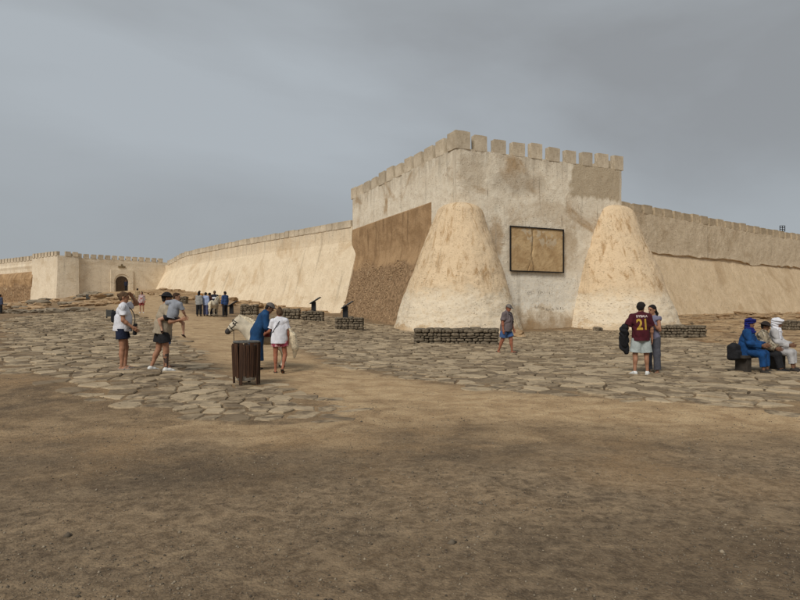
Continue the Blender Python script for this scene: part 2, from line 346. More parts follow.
# ground material
def ground_mat():
    b = NB('dirt'); p = b.pos(); x, y, z = b.xyz(p); sand = b.attr('sand'); rock = b.attr('rock'); dark = b.attr('dark'); joint = b.attr('joint')
    n1_ = b.noise(p, 0.55, 6, 0.6, 0.6); n2 = b.noise(b.mapv(p, (1.0, 1.1, 1)), 1.7, 7, 0.70, 0.5); n3 = b.noise(p, 16, 5, 0.7); n4 = b.noise(p, 75, 4, 0.75)
    grit = b.vor(p, 60); gritc = b.vor(p, 60, out='Color'); g1 = b.xyz(gritc)[0]
    c = b.mix(b.rng(n2, 0.33, 0.68), (0.125, 0.079, 0.041), (0.36, 0.240, 0.128))
    c = b.mix(b.rng(n1_, 0.42, 0.64, 0, 0.75), c, (0.34, 0.212, 0.102))
    sc = b.mix(b.rng(n2, 0.35, 0.7), (0.50, 0.325, 0.165), (0.66, 0.475, 0.27))
    c = b.mix(b.math('MULTIPLY', sand, b.rng(n2, 0.25, 0.6, 0.55, 1)), c, sc)
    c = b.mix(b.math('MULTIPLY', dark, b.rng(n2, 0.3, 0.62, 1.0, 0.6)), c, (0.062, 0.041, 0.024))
    fl = b.noise(b.mapv(p, (1.0, 1.3, 1), (7, 3, 0)), 2.8, 7, 0.74, 0.7); c = b.mix(b.math('MULTIPLY', b.rng(fl, 0.56, 0.66), 0.55), c, (0.45, 0.310, 0.170))
    fd = b.noise(b.mapv(p, (1.0, 1.2, 1), (2, 9, 0)), 0.9, 7, 0.7, 0.8); c = b.mix(b.math('MULTIPLY', b.rng(fd, 0.55, 0.67), b.rng(sand, 0, 1, .7, .35)), c, (0.098, 0.060, 0.030))
    # loose grit: light and dark grains
    c = b.mix(b.math('MULTIPLY', b.rng(g1, 0.55, 0.95), b.rng(n3, 0.35, 0.6, 0.08, 0.40)), c, (0.40, 0.30, 0.19))
    c = b.mix(b.math('MULTIPLY', b.rng(g1, 0.42, 0.10), b.rng(n3, 0.3, 0.65, 0.6, 0.15)), c, (0.06, 0.042, 0.026))
    c = b.mix(b.rng(n4, 0.35, 0.7, 0.35, 0), c, (0.06, 0.048, 0.034))
    c = b.mix(b.math('MULTIPLY', joint, 0.9), c, b.mix(b.rng(n2, .35, .7), (0.030, 0.021, 0.013), (0.145, 0.099, 0.055)))
    near = b.rng(b.math('ADD', y, b.math('MULTIPLY', b.math('SUBTRACT', n1_, 0.5), 5.0)), 5.0, 8.0, 0.8, 0.0); gv = b.noise(p, 9, 7, 0.82, 0.5)
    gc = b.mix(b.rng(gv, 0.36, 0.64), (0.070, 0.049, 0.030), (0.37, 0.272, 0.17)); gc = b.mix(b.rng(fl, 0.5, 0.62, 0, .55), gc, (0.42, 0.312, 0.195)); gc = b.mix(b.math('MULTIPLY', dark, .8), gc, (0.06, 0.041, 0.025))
    c = b.mix(b.math('MULTIPLY', near, 0.8), c, gc)
    # bedrock
    st = b.noise(b.mapv(p, (0.35, 0.35, 5.0)), 1.6, 6, 0.7, 0.5); rn = b.noise(p, 1.7, 7, 0.7, 0.4)
    rc_ = b.mix(b.rng(st, 0.36, 0.64), (0.23, 0.138, 0.067), (0.52, 0.36, 0.20))
    rc_ = b.mix(b.rng(rn, 0.5, 0.72, 0, 0.8), rc_, (0.58, 0.43, 0.265))
    rc_ = b.mix(b.rng(b.noise(b.mapv(p, (.6, .6, 3)), 2.4, 6, 0.75, .4), 0.36, 0.47, 0.9, 0), rc_, (0.050, 0.034, 0.020))
    c = b.mix(rock, c, rc_)
    nm = b.bump(b.math('SUBTRACT', 1.0, grit), 0.008, 0.55); nm = b.bump(n3, 0.02, 0.7, nm); nm = b.bump(n2, 0.10, 0.35, nm)
    nm2 = b.bump(b.math('MULTIPLY', b.math('ADD', st, rn), rock), 0.25, 0.9, nm)
    return b.done(c, nm2, 0.95)
pd = path_d(gxf, gyf); wid = np.interp(gyf, [0, 9, 12, 18, 40, 95], [1.6, 1.9, 1.7, 1.9, 3.2, 5.5])
pn = fbm2(gxf, gyf, 4, 0.5, 2.2)
sand = sstep(1.25, 0.35, pd/wid+pn*0.55)
sand = np.maximum(sand, 0.85*sstep(6.5, 8.5, gyf+pn*2.5)*sstep(13.0, 10.8, gyf+pn*1.5-0.10*gxf)*sstep(-7, -2, gxf+pn*3))
pav = (inpoly(PAVE_A, gxf, gyf) | inpoly(PAVE_B, gxf, gyf)).astype(float)
sand = sand*(1-0.85*pav)
def blob(cx, cy, rx, ry): return np.exp(-(((gxf-cx)/rx)**2+((gyf-cy)/ry)**2))
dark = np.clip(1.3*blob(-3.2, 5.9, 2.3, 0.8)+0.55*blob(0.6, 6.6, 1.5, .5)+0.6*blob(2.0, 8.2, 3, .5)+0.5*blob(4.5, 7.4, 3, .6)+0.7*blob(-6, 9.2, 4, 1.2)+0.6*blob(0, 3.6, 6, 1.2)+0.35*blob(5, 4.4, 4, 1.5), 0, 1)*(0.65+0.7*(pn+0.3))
rw = rock_w(gxf, gyf)
jn = pav.copy(); _ix = np.nonzero(pav > 0)[0]; _ed = np.concatenate([P_[i]+(P_[(i+1) % len(P_)]-P_[i])*np.linspace(0, 1, 14)[:, None] for P_ in (PAVE_A, PAVE_B) for i in range(len(P_))])
for _c in np.array_split(_ix, 40):
    _d = np.sqrt(((gxf[_c, None]-_ed[None, :, 0])**2+(gyf[_c, None]-_ed[None, :, 1])**2).min(1)); jn[_c] = sstep(0.5, 1.5, _d+pn[_c]*0.9)
gme = mesh_np('ground', np.c_[gxf, gyf, gz], GF, [ground_mat()], smooth=True)
vattr(gme, 'sand', np.clip(sand, 0, 1)); vattr(gme, 'rock', np.clip(rw, 0, 1)); vattr(gme, 'dark', np.clip(dark, 0, 1)); vattr(gme, 'joint', jn)
ground = tag(link('ground', gme), kind='structure')

# ------------------------------------------------------------------ flagstones: irregular cells of crazy paving
def stone_mat():
    b = NB('flagstone'); p = b.pos(); r = b.attr('rnd'); n1_ = b.noise(p, 3.2, 6, 0.65, 0.3); n2 = b.noise(p, 12, 6, 0.75)
    c = b.mix(b.rng(n1_, 0.36, 0.62), (0.125, 0.091, 0.057), (0.385, 0.295, 0.188))
    c = b.mix(b.rng(r, 0.55, 1.0, 0, 0.75), c, (0.44, 0.345, 0.225))
    c = b.mix(b.rng(r, 0.5, 0.0, 0, 0.75), c, (0.15, 0.107, 0.064))
    c = b.mix(b.rng(n2, 0.46, 0.32, 0, 0.8), c, (0.07, 0.049, 0.029))
    c = b.mix(b.rng(b.noise(p, 0.9, 4), 0.55, 0.7, 0, 0.5), c, (0.27, 0.195, 0.115))
    nm = b.bump(n2, 0.012, 0.6); nm = b.bump(n1_, 0.05, 0.6, nm)
    return b.done(c, nm, 0.88)
M_STONE = stone_mat()
def clip_half(poly, mx, my, nx, ny):
    out = []; m = len(poly)
    for i in range(m):
        a = poly[i]; b = poly[(i+1) % m]
        da = (a[0]-mx)*nx+(a[1]-my)*ny; db = (b[0]-mx)*nx+(b[1]-my)*ny
        if da <= 0: out.append(a)
        if (da < 0 < db) or (db < 0 < da):
            t = da/(da-db); out.append((a[0]+(b[0]-a[0])*t, a[1]+(b[1]-a[1])*t))
    return out
def pave_cells(P, sp):
    x0, y0 = P.min(0)-1.5; x1, y1 = P.max(0)+1.5
    buckets = {}; seeds = []
    nx_, ny_ = int((x1-x0)/sp), int((y1-y0)/sp)
    for i in range(nx_):
        for j in range(ny_):
            if random.random() < 0.27: continue
            x = x0+(i+.5+random.uniform(-.46, .46)+0.5*(j % 2))*sp; y = y0+(j+.5+random.uniform(-.46, .46))*sp
            k = len(seeds); seeds.append((x, y)); buckets.setdefault((int(x//sp), int(y//sp)), []).append(k)
    S = np.array(seeds); wob = np.stack([fbm2(S[:, 0], S[:, 1], 3, 0.6, 1.1), fbm2(S[:, 0], S[:, 1], 3, 0.6, 6.1)], -1)*0.8
    ins = inpoly(P, S[:, 0]+wob[:, 0], S[:, 1]+wob[:, 1])
    ins &= rock_w(S[:, 0], S[:, 1]) < 0.5
    cells = []
    for k in np.nonzero(ins)[0]:
        x, y = seeds[k]; poly = [(x-1.5*sp, y-1.3*sp), (x+1.4*sp, y-1.5*sp), (x+1.5*sp, y+1.3*sp), (x-1.3*sp, y+1.5*sp)]
        bi, bj = int(x//sp), int(y//sp); nb = []
        for di in (-3, -2, -1, 0, 1, 2, 3):
            for dj in (-3, -2, -1, 0, 1, 2, 3): nb += buckets.get((bi+di, bj+dj), [])
        for q in nb:
            if q == k: continue
            sx, sy = seeds[q]; dx, dy = sx-x, sy-y
            if dx*dx+dy*dy > (3.0*sp)**2: continue
            poly = clip_half(poly, (x+sx)/2, (y+sy)/2, dx, dy)
            if len(poly) < 3: break
        if len(poly) >= 3: cells.append(poly)
    return cells
cells = pave_cells(PAVE_A, 0.37)+pave_cells(PAVE_B, 0.41)
stones = []
def _dens(P): return np.concatenate([P[i]+(P[(i+1) % len(P)]-P[i])*np.linspace(0, 1, max(2, int(np.hypot(*(P[(i+1) % len(P)]-P[i]))/.3)))[:, None] for i in range(len(P))])
PV_EDGE = np.concatenate([_dens(PAVE_A), _dens(PAVE_B)])
allq = []; spans = []
for poly in cells:
    P = np.array(poly); c = P.mean(0); m = len(P)
    ar = 0.5*abs(sum(P[i, 0]*P[(i+1) % m, 1]-P[(i+1) % m, 0]*P[i, 1] for i in range(m)))
    if ar < 0.015: continue
    # drop slivers, roughen the outline
    r = math.sqrt(ar/math.pi); Q = []
    for i in range(m):
        a, b2 = P[i], P[(i+1) % m]
        if np.hypot(*(b2-a)) < 0.05: Q.append((a+b2)/2); continue
        Q.append(a+(c-a)*random.uniform(0.0, 0.05))
        if np.hypot(*(b2-a)) > 0.3:
            mid = (a+b2)/2; e = b2-a; Q.append(mid+np.array([-e[1], e[0]])*random.uniform(-.07, .07))
    Q = np.array(Q)
    if len(Q) < 4: continue
    g = random.uniform(0.006, 0.028); Q = c+(Q-c)*(1-g/r)
    spans.append((len(allq), len(Q), c, r)); allq += [tuple(q) for q in Q]; allq.append(tuple(c))
AQ = np.array(allq); AZ = ground_h(AQ[:, 0], AQ[:, 1])
for (o, m, c, r) in spans:
    Q = AQ[o:o+m]; z = AZ[o:o+m]; zc = AZ[o+m]; d = math.hypot(c[0], c[1])
    h = random.uniform(0.006, 0.026)*(1.0+min(d, 40)/25); tx, ty = random.uniform(-.035, .035), random.uniform(-.035, .035)
    tz = 0.5*z+0.5*zc+h+(Q[:, 0]-c[0])*tx+(Q[:, 1]-c[1])*ty; ins = min(0.022, r*0.1)
    ed = min(float(np.min(np.hypot(*(PV_EDGE-c).T))), 1.2); bury = fbm2(np.array([c[0]]), np.array([c[1]]), 3, 0.55, 9.3)[0]*0.014+0.006-0.024*(1-ed/1.2); tz = tz+bury*(1.0 if d < 30 else 0.4)
    T = c+(Q-c)*(1-ins/r); B = c+(Q-c)*1.015
    V = np.r_[np.c_[B, z-0.05], np.c_[Q, tz-0.016], np.c_[T, tz+0.0]]
    F = []
    for i in range(m):
        j = (i+1) % m; F.append([i, j, m+j, m+i]); F.append([m+i, m+j, 2*m+j, 2*m+i])
    F.append([2*m+i for i in range(m)])
    a2 = np.cross(Q[1]-Q[0], Q[2]-Q[1])
    inview = abs(c[0]) < c[1]*0.69
    stones.append((r*r/(d**3) if inview else 0, V, F, random.random(), c))
stones.sort(key=lambda s: -s[0])
def fix_normals(me):
    bm = bmesh.new(); bm.from_mesh(me); bmesh.ops.recalc_face_normals(bm, faces=bm.faces); bm.to_mesh(me); bm.free()
for (k, V, F, rn, c) in stones[:300]:
    cen = np.array([c[0], c[1], V[:, 2].mean()])
    me = mesh_np('flagstone', V-cen, F, [M_STONE]); fix_normals(me); vattr(me, 'rnd', np.full(len(V), rn))
    link('flagstone', me, ground, tuple(cen))
Va, Fa, Ra = [], [], []; off = 0
for (k, V, F, rn, c) in stones[300:]:
    Va.append(V); Fa += [[i+off for i in f] for f in F]; Ra += [rn]*len(V); off += len(V)
me = mesh_np('flagstones', np.concatenate(Va), Fa, [M_STONE]); fix_normals(me); vattr(me, 'rnd', Ra)
tag(link('flagstones', me, ground), 'mass of tan crazy paving flagstones running up to the walls', kind='stuff')

# ------------------------------------------------------------------ loose gravel on the dirt
def pebble_field():
    n = 60000; d = 2.6+13.4*RNG.random(n)**1.6; x = (RNG.random(n)*2-1)*d*0.74
    keep = ~(inpoly(PAVE_A, x, d) | inpoly(PAVE_B, x, d)); cl = fbm2(x, d, 4, 0.8, 4.4)
    keep &= RNG.random(n) < sstep(-0.25, 0.45, cl)*0.85+0.15
    x, y = x[keep], d[keep]; n = len(x); s = 0.0024+0.010*RNG.random(n)**9+0.0025*RNG.random(n)
    s *= np.where(RNG.random(n) < 0.003, 2.6, 1.0)
    z = ground_h(x, y); base = np.array([(1, 0, 0), (0, 1, 0), (-1, 0, 0), (0, -1, 0), (0, 0, .75), (0, 0, -.75)], float)
    V = base[None]*(0.6+0.7*RNG.random((n, 6, 3)))*s[:, None, None]; a = RNG.random(n)*6.28; ca, sa = np.cos(a)[:, None], np.sin(a)[:, None]
    X = V[..., 0]*ca-V[..., 1]*sa; Y = V[..., 0]*sa+V[..., 1]*ca
    W = np.stack([X+x[:, None], Y+y[:, None], V[..., 2]+z[:, None]+(s*0.2)[:, None]], -1).reshape(-1, 3)
    f = np.array([(0, 1, 4), (1, 2, 4), (2, 3, 4), (3, 0, 4), (1, 0, 5), (2, 1, 5), (3, 2, 5), (0, 3, 5)])
    F = (f[None]+6*np.arange(n)[:, None, None]).reshape(-1, 3)
    b = NB('gravel'); r = b.attr('rnd'); c = b.mix(r, (0.07, 0.055, 0.04), (0.30, 0.245, 0.175))
    me = mesh_np('gravel', W, F, [b.done(c, None, 0.9)]); vattr(me, 'rnd', np.repeat(RNG.random(n)**1.3, 6))
    tag(link('gravel', me), 'loose brown grit and small stones on the bare dirt', 'gravel', kind='stuff')
pebble_field()

# ------------------------------------------------------------------ fortress
PALE, MID, STN = (0.80, 0.72, 0.58), (0.67, 0.575, 0.44), (0.37, 0.24, 0.12)
M_TR = wall_mat('tower_render', PALE, MID, STN, grey_top=(11.9, (0.40, 0.335, 0.25)), white_z=(1.6, 4.2, (0.74, 0.69, 0.59)), patch=(9.7, 17.5, 9.9, 12.75, (0.42, 0.335, 0.225)), streak=0.75, ocamt=0.85, lowgrime=0.75, bumpy=0.6, spots=((3.3, 6.7, .65, 1.5, (0.36, 0.225, 0.105), .85), (9.9, 6.4, .75, 1.7, (0.40, 0.28, 0.155), .7), (8.2, 8.7, 2.2, .8, (0.44, 0.33, 0.21), .6), (5.2, 10.6, 2.6, .8, (0.45, 0.385, 0.295), .7), (1.2, 11.2, 1.0, 1.6, (0.42, 0.33, 0.225), .6), (12.2, 3.0, 1.0, 2.4, (0.40, 0.28, 0.15), .6)))
M_CONE = wall_mat('buttress_render', (0.70, 0.57, 0.40), (0.56, 0.435, 0.285), (0.42, 0.265, 0.13), ochre_z=(2.8, 20, (0.67, 0.51, 0.33), (0.40, 0.25, 0.12)), white_z=(0.35, 2.5, (0.70, 0.60, 0.455)), streak=0.35, bumpy=0.75, ocamt=0.6, speck=(0.35, 0.95))
M_LC = wall_mat('left_curtain_render', (0.76, 0.635, 0.46), (0.67, 0.545, 0.38), (0.50, 0.35, 0.195), grey_top=(9.2, (0.50, 0.425, 0.325)), streak=0.6, ocamt=0.6, bumpy=0.5)
M_RCU = wall_mat('right_curtain_upper', (0.70, 0.575, 0.41), (0.57, 0.455, 0.31), (0.38, 0.265, 0.15), streak=0.5, ocamt=0.5, bumpy=1.2)
M_RCL = wall_mat('right_curtain_lower', (0.66, 0.51, 0.335), (0.56, 0.42, 0.26), (0.40, 0.27, 0.145), streak=0.5, ocamt=0.55, bumpy=0.8)
M_GATE = wall_mat('gate_render', (0.76, 0.655, 0.50), (0.66, 0.555, 0.41), (0.48, 0.36, 0.22), grey_top=(9.3, (0.47, 0.41, 0.33)), streak=0.4, ocamt=0.5, bumpy=0.5)
def brown_mat():
    b = NB('brown_plaster'); uv = b.uv(); x, z, _ = b.xyz(uv); n1_ = b.noise(uv, 0.6, 6, 0.65, 0.6); n2 = b.noise(uv, 3.0, 6, 0.7, 0.3); st = b.noise(b.mapv(uv, (1.5, 0.2, 1)), 1.0, 5, 0.6, 0.3)
    c = b.mix(b.rng(n1_, 0.35, 0.65), (0.30, 0.185, 0.092), (0.43, 0.28, 0.15))
    c = b.mix(b.rng(st, 0.5, 0.68, 0, 0.6), c, (0.175, 0.106, 0.052))
    c = b.mix(b.rng(b.noise(uv, 12, 4, .7), .55, .68, 0, .5), c, (0.13, 0.078, 0.038))
    zn = b.math('ADD', z, b.math('MULTIPLY', b.math('SUBTRACT', n1_, 0.5), 3.0))
    low = b.rng(zn, 5.0, 5.6, 1, 0)
    rub = b.mix(b.rng(n2, 0.35, 0.65), (0.16, 0.098, 0.05), (0.34, 0.22, 0.122))
    rub = b.mix(b.rng(b.noise(uv, 0.75, 5, 0.6, 0.5), 0.60, 0.66, 0, 0.8), rub, (0.40, 0.295, 0.185))
    c = b.mix(low, c, rub)
    nm = b.bump(n2, 0.12, 0.7); nm = b.bump(b.noise(uv, 14, 4, 0.7), 0.03, 0.5, nm)
    return b.done(c, nm, 0.95)
M_BROWN = brown_mat()
def obj_rock_mat(name, a, bcol, dark=(0.05, 0.038, 0.026), sc=2.4):
    b = NB(name); v = b.obj(); r = b.rand(); n1_ = b.noise(b.n('ShaderNodeVectorMath', operation='ADD').outputs[0], 1) if False else b.noise(v, sc, 6, 0.7, 0.3); n2 = b.noise(v, sc*7, 5, 0.7)
    c = b.mix(b.rng(n1_, 0.33, 0.67), a, bcol); c = b.mix(b.rng(r, 0, 1, 0, 0.4, False), c, tuple(q*0.5 for q in a))
    c = b.mix(b.rng(n2, 0.42, 0.28, 0, 0.8), c, dark)
    nm = b.bump(n2, 0.03, 0.7); nm = b.bump(n1_, 0.1, 0.5, nm)
    return b.done(c, nm, 0.93)
M_MER = obj_rock_mat('merlon_render', (0.46, 0.375, 0.265), (0.66, 0.56, 0.42), (0.15, 0.115, 0.075), 1.3)
M_MERR = obj_rock_mat('merlon_render_ochre', (0.40, 0.31, 0.20), (0.60, 0.48, 0.33), (0.12, 0.09, 0.055), 1.3)

def place(root, o):     # mesh given in world coordinates: parent it and take the root's place off
    o.parent = root; o.location = tuple(-c for c in root.location); return o
def solid_ring(name, corners, normals, zs, offf, uvf, mats, mif, du=0.3, amp=0.05, top_z=None):
    """closed wall with the plan 'corners' (2D, in order); offf(side,t,z) outward offset"""
    pts = []
    m = len(corners)
    for s in range(m):
        a = corners[s]; b = corners[(s+1) % m]; L = np.hypot(*(b-a)); n = max(2, int(L/du))
        for i in range(n): pts.append((s, L*i/n, a+(b-a)*i/n, i == 0))
    K = len(pts); Z = len(zs); V = np.zeros((Z, K, 3)); UVv = np.zeros((Z, K, 2))
    pos2 = np.array([p[2] for p in pts])
    for zi, z in enumerate(zs):
        nz_ = fbm(np.c_[pos2*0.5, np.full(K, z*0.5)], 4)*amp+fbm(np.c_[pos2*2.2, np.full(K, z*2.2)], 3)*amp*0.35
        for k, (s, t, p, corner) in enumerate(pts):
            o1 = offf(s, t, z)+nz_[k]
            if corner:
                sp = (s-1) % m; Lp = np.hypot(*(corners[s]-corners[sp])); o0 = offf(sp, Lp, z)+nz_[k]
                M = np.array([normals[sp], normals[s]]); dv = np.linalg.solve(M, np.array([o0-0.04, o1-0.04]))
            else: dv = normals[s]*o1
            V[zi, k] = (p[0]+dv[0], p[1]+dv[1], z); UVv[zi, k] = uvf(s, t, z)
    F = []; MI = []
    for zi in range(Z-1):
        zm = (zs[zi]+zs[zi+1])/2
        for k in range(K):
            k2 = (k+1) % K; F.append([zi*K+k, zi*K+k2, (zi+1)*K+k2, (zi+1)*K+k]); s, t = pts[k][0], pts[k][1]; MI.append(mif(s, t+0.01, zm))
    F.append([(Z-1)*K+k for k in range(K)]); MI.append(0)
    me = mesh_np(name, V.reshape(-1, 3), F, mats, midx=MI); uvset(me, UVv.reshape(-1, 2)); fix_normals(me)
    return me
def run_wall(name, A, D, N, length, zs, thick, offf, mats, mif=lambda t, z: 0, du=0.35, amp=0.05, u0=0.0, topf=None):
    nu = int(length/du)+1; T = np.linspace(0, length, nu); Z = len(zs); V = []; UVv = []
    for t in T:
        p = A+D*t; dzt = topf(t) if topf else 0.0
        col = []
        for zi, z in enumerate(zs):
            q = z+dzt*max(0, (z-zs[0])/(zs[-1]-zs[0]))**3
            col.append((offf(t, z), q))
        col += [(-thick, col[-1][1]), (-thick, zs[0])]
        for (o, q) in col: V.append((p[0]+N[0]*o, p[1]+N[1]*o, q)); UVv.append((u0+t, q))
    V = np.array(V); M = Z+2
    nn = fbm(V*0.45, 4)*amp+fbm(V*2.0, 3)*amp*0.4; fr = np.tile(np.r_[np.ones(Z), 0, 0], nu); V[:, 0] += N[0]*nn*fr; V[:, 1] += N[1]*nn*fr
    F = []; MI = []
    for i in range(nu-1):
        for j in range(M-1):
            a = i*M+j; F.append([a, a+1, a+M+1, a+M]); MI.append(mif((T[i]+T[i+1])/2, (zs[j]+zs[j+1])/2) if j < Z-1 else 0)
    F.append(list(range(M))); MI.append(0); F.append([(nu-1)*M+j for j in range(M)][::-1]); MI.append(0)
    me = mesh_np(name, V, F, mats, midx=MI); uvset(me, UVv); fix_normals(me); return me
# merlon pool: rough-edged blocks, unit size (base at z=0)
def rough_block(seed, n=4, amp=0.06, rnd=0.16):
    bm = bmesh.new(); bmesh.ops.create_cube(bm, size=1.0); bmesh.ops.subdivide_edges(bm, edges=bm.edges, cuts=n-1, use_grid_fill=True)
    V = np.array([v.co for v in bm.verts]); L = np.abs(V)*2; e = np.sort(L, 1); cor = (e[:, 1]**6)      # near an edge
    k = 1-rnd*0.25*cor-rnd*0.15*(e[:, 0]**6); W = V*k[:, None]+np.stack([fbm(V*1.8+seed*7+q*31, 3) for q in range(3)], -1)*amp
    for v, w in zip(bm.verts, W): v.co = (w[0], w[1], w[2]+0.5)
    bmesh.ops.recalc_face_normals(bm, faces=bm.faces)
    me = bpy.data.meshes.new('block'); bm.to_mesh(me); bm.free(); me.polygons.foreach_set('use_smooth', np.ones(len(me.polygons), dtype=bool)); return me
def merlon_pool(mat, k=6):
    r = []
    for i in range(k): me = rough_block(i+mat.name.__len__(), 6, 0.028, 0.03); me.polygons.foreach_set('use_smooth', np.zeros(len(me.polygons), dtype=bool)); me.materials.append(mat); r.append(me)
    return r
MP, MPR = merlon_pool(M_MER), merlon_pool(M_MERR)
def merlons(root, pool, A, D, N, ts, w, h, depth, ztop, setin=0.05, jit=1.0):
    ang = math.atan2(D[1], D[0])
    for t in ts:
        p = A+D*t-N*(depth/2+setin-0.12); hh = h*(1+random.uniform(-.10, .08)*jit); zt = ztop(t) if callable(ztop) else ztop
        o = link('merlon', random.choice(pool), root, (p[0]-root.location[0], p[1]-root.location[1], zt-0.06-root.location[2]))
        o.scale = (w*(1+random.uniform(-.09, .06)*jit), depth, hh+0.06); o.rotation_euler = (random.uniform(-.015, .015), random.uniform(-.02, .02), ang+random.uniform(-.03, .03)+random.choice((0, math.pi)))

# --- corner tower
ZT = 12.55
tower = empty('corner_tower', (6.4, 50, gh(6.4, 50))); tag(tower, 'massive square corner tower with white stained render, two cone buttresses and a framed panel', 'tower')
cn = [L0, C0, R0, R0+UL*LL]; nrm = [NL, NR, -NL, -NR]
zsT = list(np.r_[np.arange(-0.6, 9.3, 0.33), 9.36, 9.44, np.arange(9.75, ZT, .33), ZT])
def offT(s, t, z):
    if s == 0:
        flare = 2.1*max(0, (6.6-z)/6.6)**1.25; br = 0.05 if (z < 9.4 and t < LL-3.83) else 0.0
        return flare*min(1, (LL-t)/6+0.15)+br
    if s == 3: return 0.0
    return 0.25*max(0, (2.0-z)/2.0)
def uvT(s, t, z): return (t, z) if s == 1 else (100+t+30*s, z)
def miT(s, t, z): return 1 if (s == 0 and z < 9.4 and t < LL-3.83) else 0
place(tower, link('wall', solid_ring('wall', cn, nrm, zsT, offT, uvT, [M_TR, M_BROWN], miT, 0.3, 0.07)))
# parapet course: slightly overhanging band under the merlons is absent; merlons stand on the wall top
merlons(tower, MP, C0, UR, NR, [2.0+1.605*i for i in range(9)], 1.02, 1.0, 0.45, ZT, setin=0.1)
merlons(tower, MP, C0, UL, NL, [2.3+1.80*i for i in range(11)], 1.30, 1.02, 0.5, ZT, setin=0.1)
o = link('merlon', MP[1], tower, (C0[0]+0.50*UR[0]+0.50*UL[0]-tower.location[0], C0[1]+0.50*(UR[1]+UL[1])-tower.location[1], ZT-0.06-tower.location[2]))
o.scale = (1.16, 1.16, 1.22); o.rotation_euler = (0, 0, math.atan2(UR[1], UR[0]))
merlons(tower, MP, R0, UL, -NL, [1.5+1.78*i for i in range(11)], 1.38, 0.92, 1.1, ZT)
# cone buttresses at both outer corners
def cone(c, rb, rt, zt, seed, bulge, shear=(0, 0)):
    na, nz = 230, 130; V = []; UVv = []
    for j in range(nz+1):
        f = j/nz; z = -0.4+(zt+0.4)*f; fz = max(0, z/zt)
        r = rb+(rt-rb)*fz+bulge*math.sin(math.pi*fz**0.85)
        if f > 0.93: q_ = (f-0.93)/0.07; r *= max(0.12, math.sqrt(max(0, 1-q_**2.4)))
        for i in range(na):
            a = 2*math.pi*i/na+math.pi*.5; V.append((c[0]+r*math.cos(a), c[1]+r*math.sin(a), z)); UVv.append((a*3.0+seed*20, z))
    V = np.array(V); nn = fbm(V*0.42+seed, 4)*0.17+fbm(V*1.7+seed, 4)*0.06+np.maximum(0, fbm(V*2.6+seed*2, 3))*-0.07; low = sstep(3.6, 2.2, V[:, 2]+fbm(V*0.6, 3)*1.2)
    nn = nn+fbm(V*np.array([4.6, 4.6, 5.4])+seed, 3)*0.010; crs = fbm(np.c_[V[:, :2]*2.2, V[:, 2]*4.6]+seed, 3)*0.05*low; r = V[:, :2]-np.array(c); rl = np.hypot(r[:, 0], r[:, 1]); V[:, :2] += r/rl[:, None]*(nn+crs)[:, None]
    V[:, 0] += shear[0]*V[:, 2]/zt; V[:, 1] += shear[1]*V[:, 2]/zt
    F = []
    for j in range(nz):
        for i in range(na): F.append([j*na+i, j*na+(i+1) % na, (j+1)*na+(i+1) % na, (j+1)*na+i])
    F.append([nz*na+i for i in range(na)])
    me = mesh_np('buttress', V, F, [M_CONE], smooth=True); uvset(me, UVv)
    # UV seam at the back (hidden inside the tower)
    return me
def rotc(me, c, a):     # turn the seam of the revolved mesh into the tower
    M = Matrix.Translation((c[0], c[1], 0)) @ Matrix.Rotation(a, 4, 'Z') @ Matrix.Translation((-c[0], -c[1], 0)); me.transform(M); return me
b1 = place(tower, link('buttress', rotc(cone(C0+np.array([0.05, .1]), 4.4, 1.36, 8.9, 3, 0.05, (.25, .55)), C0, 0.0))); b1['label'] = 'ochre cone buttress on the corner beside the brown plaster'
b2 = place(tower, link('buttress', rotc(cone(R0+np.array([-.55, -.1]), 4.85, 1.95, 9.95, 9, 0.05, (-.45, 1.25)), R0, 0.0))); b2['label'] = 'pale ochre cone buttress on the corner beside the long ochre wall'
# framed panel of bare old masonry on the front face
def onR(t, z, off=0.0): p = C0+UR*t+NR*off; return (p[0], p[1], z)
ft0, ft1, fz0, fz1 = 4.36, 9.14, 4.30, 7.42
panel = link('framed_panel', None, tower); panel.location = (onR(6.75, 4.3)[0]-tower.location[0], onR(6.75, 4.3)[1]-tower.location[1], 4.3-tower.location[2]); panel['label'] = 'black framed opening showing bare ochre masonry'
pw = np.array(onR(6.75, 4.3))
def placeP(o): o.parent = panel; o.location = tuple(-pw); return o
nx_, nz_ = 70, 46; V = []; UVv = []
for j in range(nz_+1):
    for i in range(nx_+1):
        t = ft0+(ft1-ft0)*i/nx_; z = fz0+(fz1-fz0)*j/nz_; q = np.array([t, 3.0, z])
        d = fbm(q*6, 3)*0.012
        crk = abs(t-6.35-0.18*vnoise(q*1.3)-0.15*max(0, 5.2-z)*0.6)
        crk2 = abs(t-6.35+0.45*max(0, 5.3-z)) if z < 5.3 else 9
        d -= 0.05*math.exp(-(min(crk, crk2)/0.05)**2)
        V.append(onR(t, z, 0.135+d)); UVv.append((t, z))
F = [[j*(nx_+1)+i, j*(nx_+1)+i+1, (j+1)*(nx_+1)+i+1, (j+1)*(nx_+1)+i] for j in range(nz_) for i in range(nx_)]
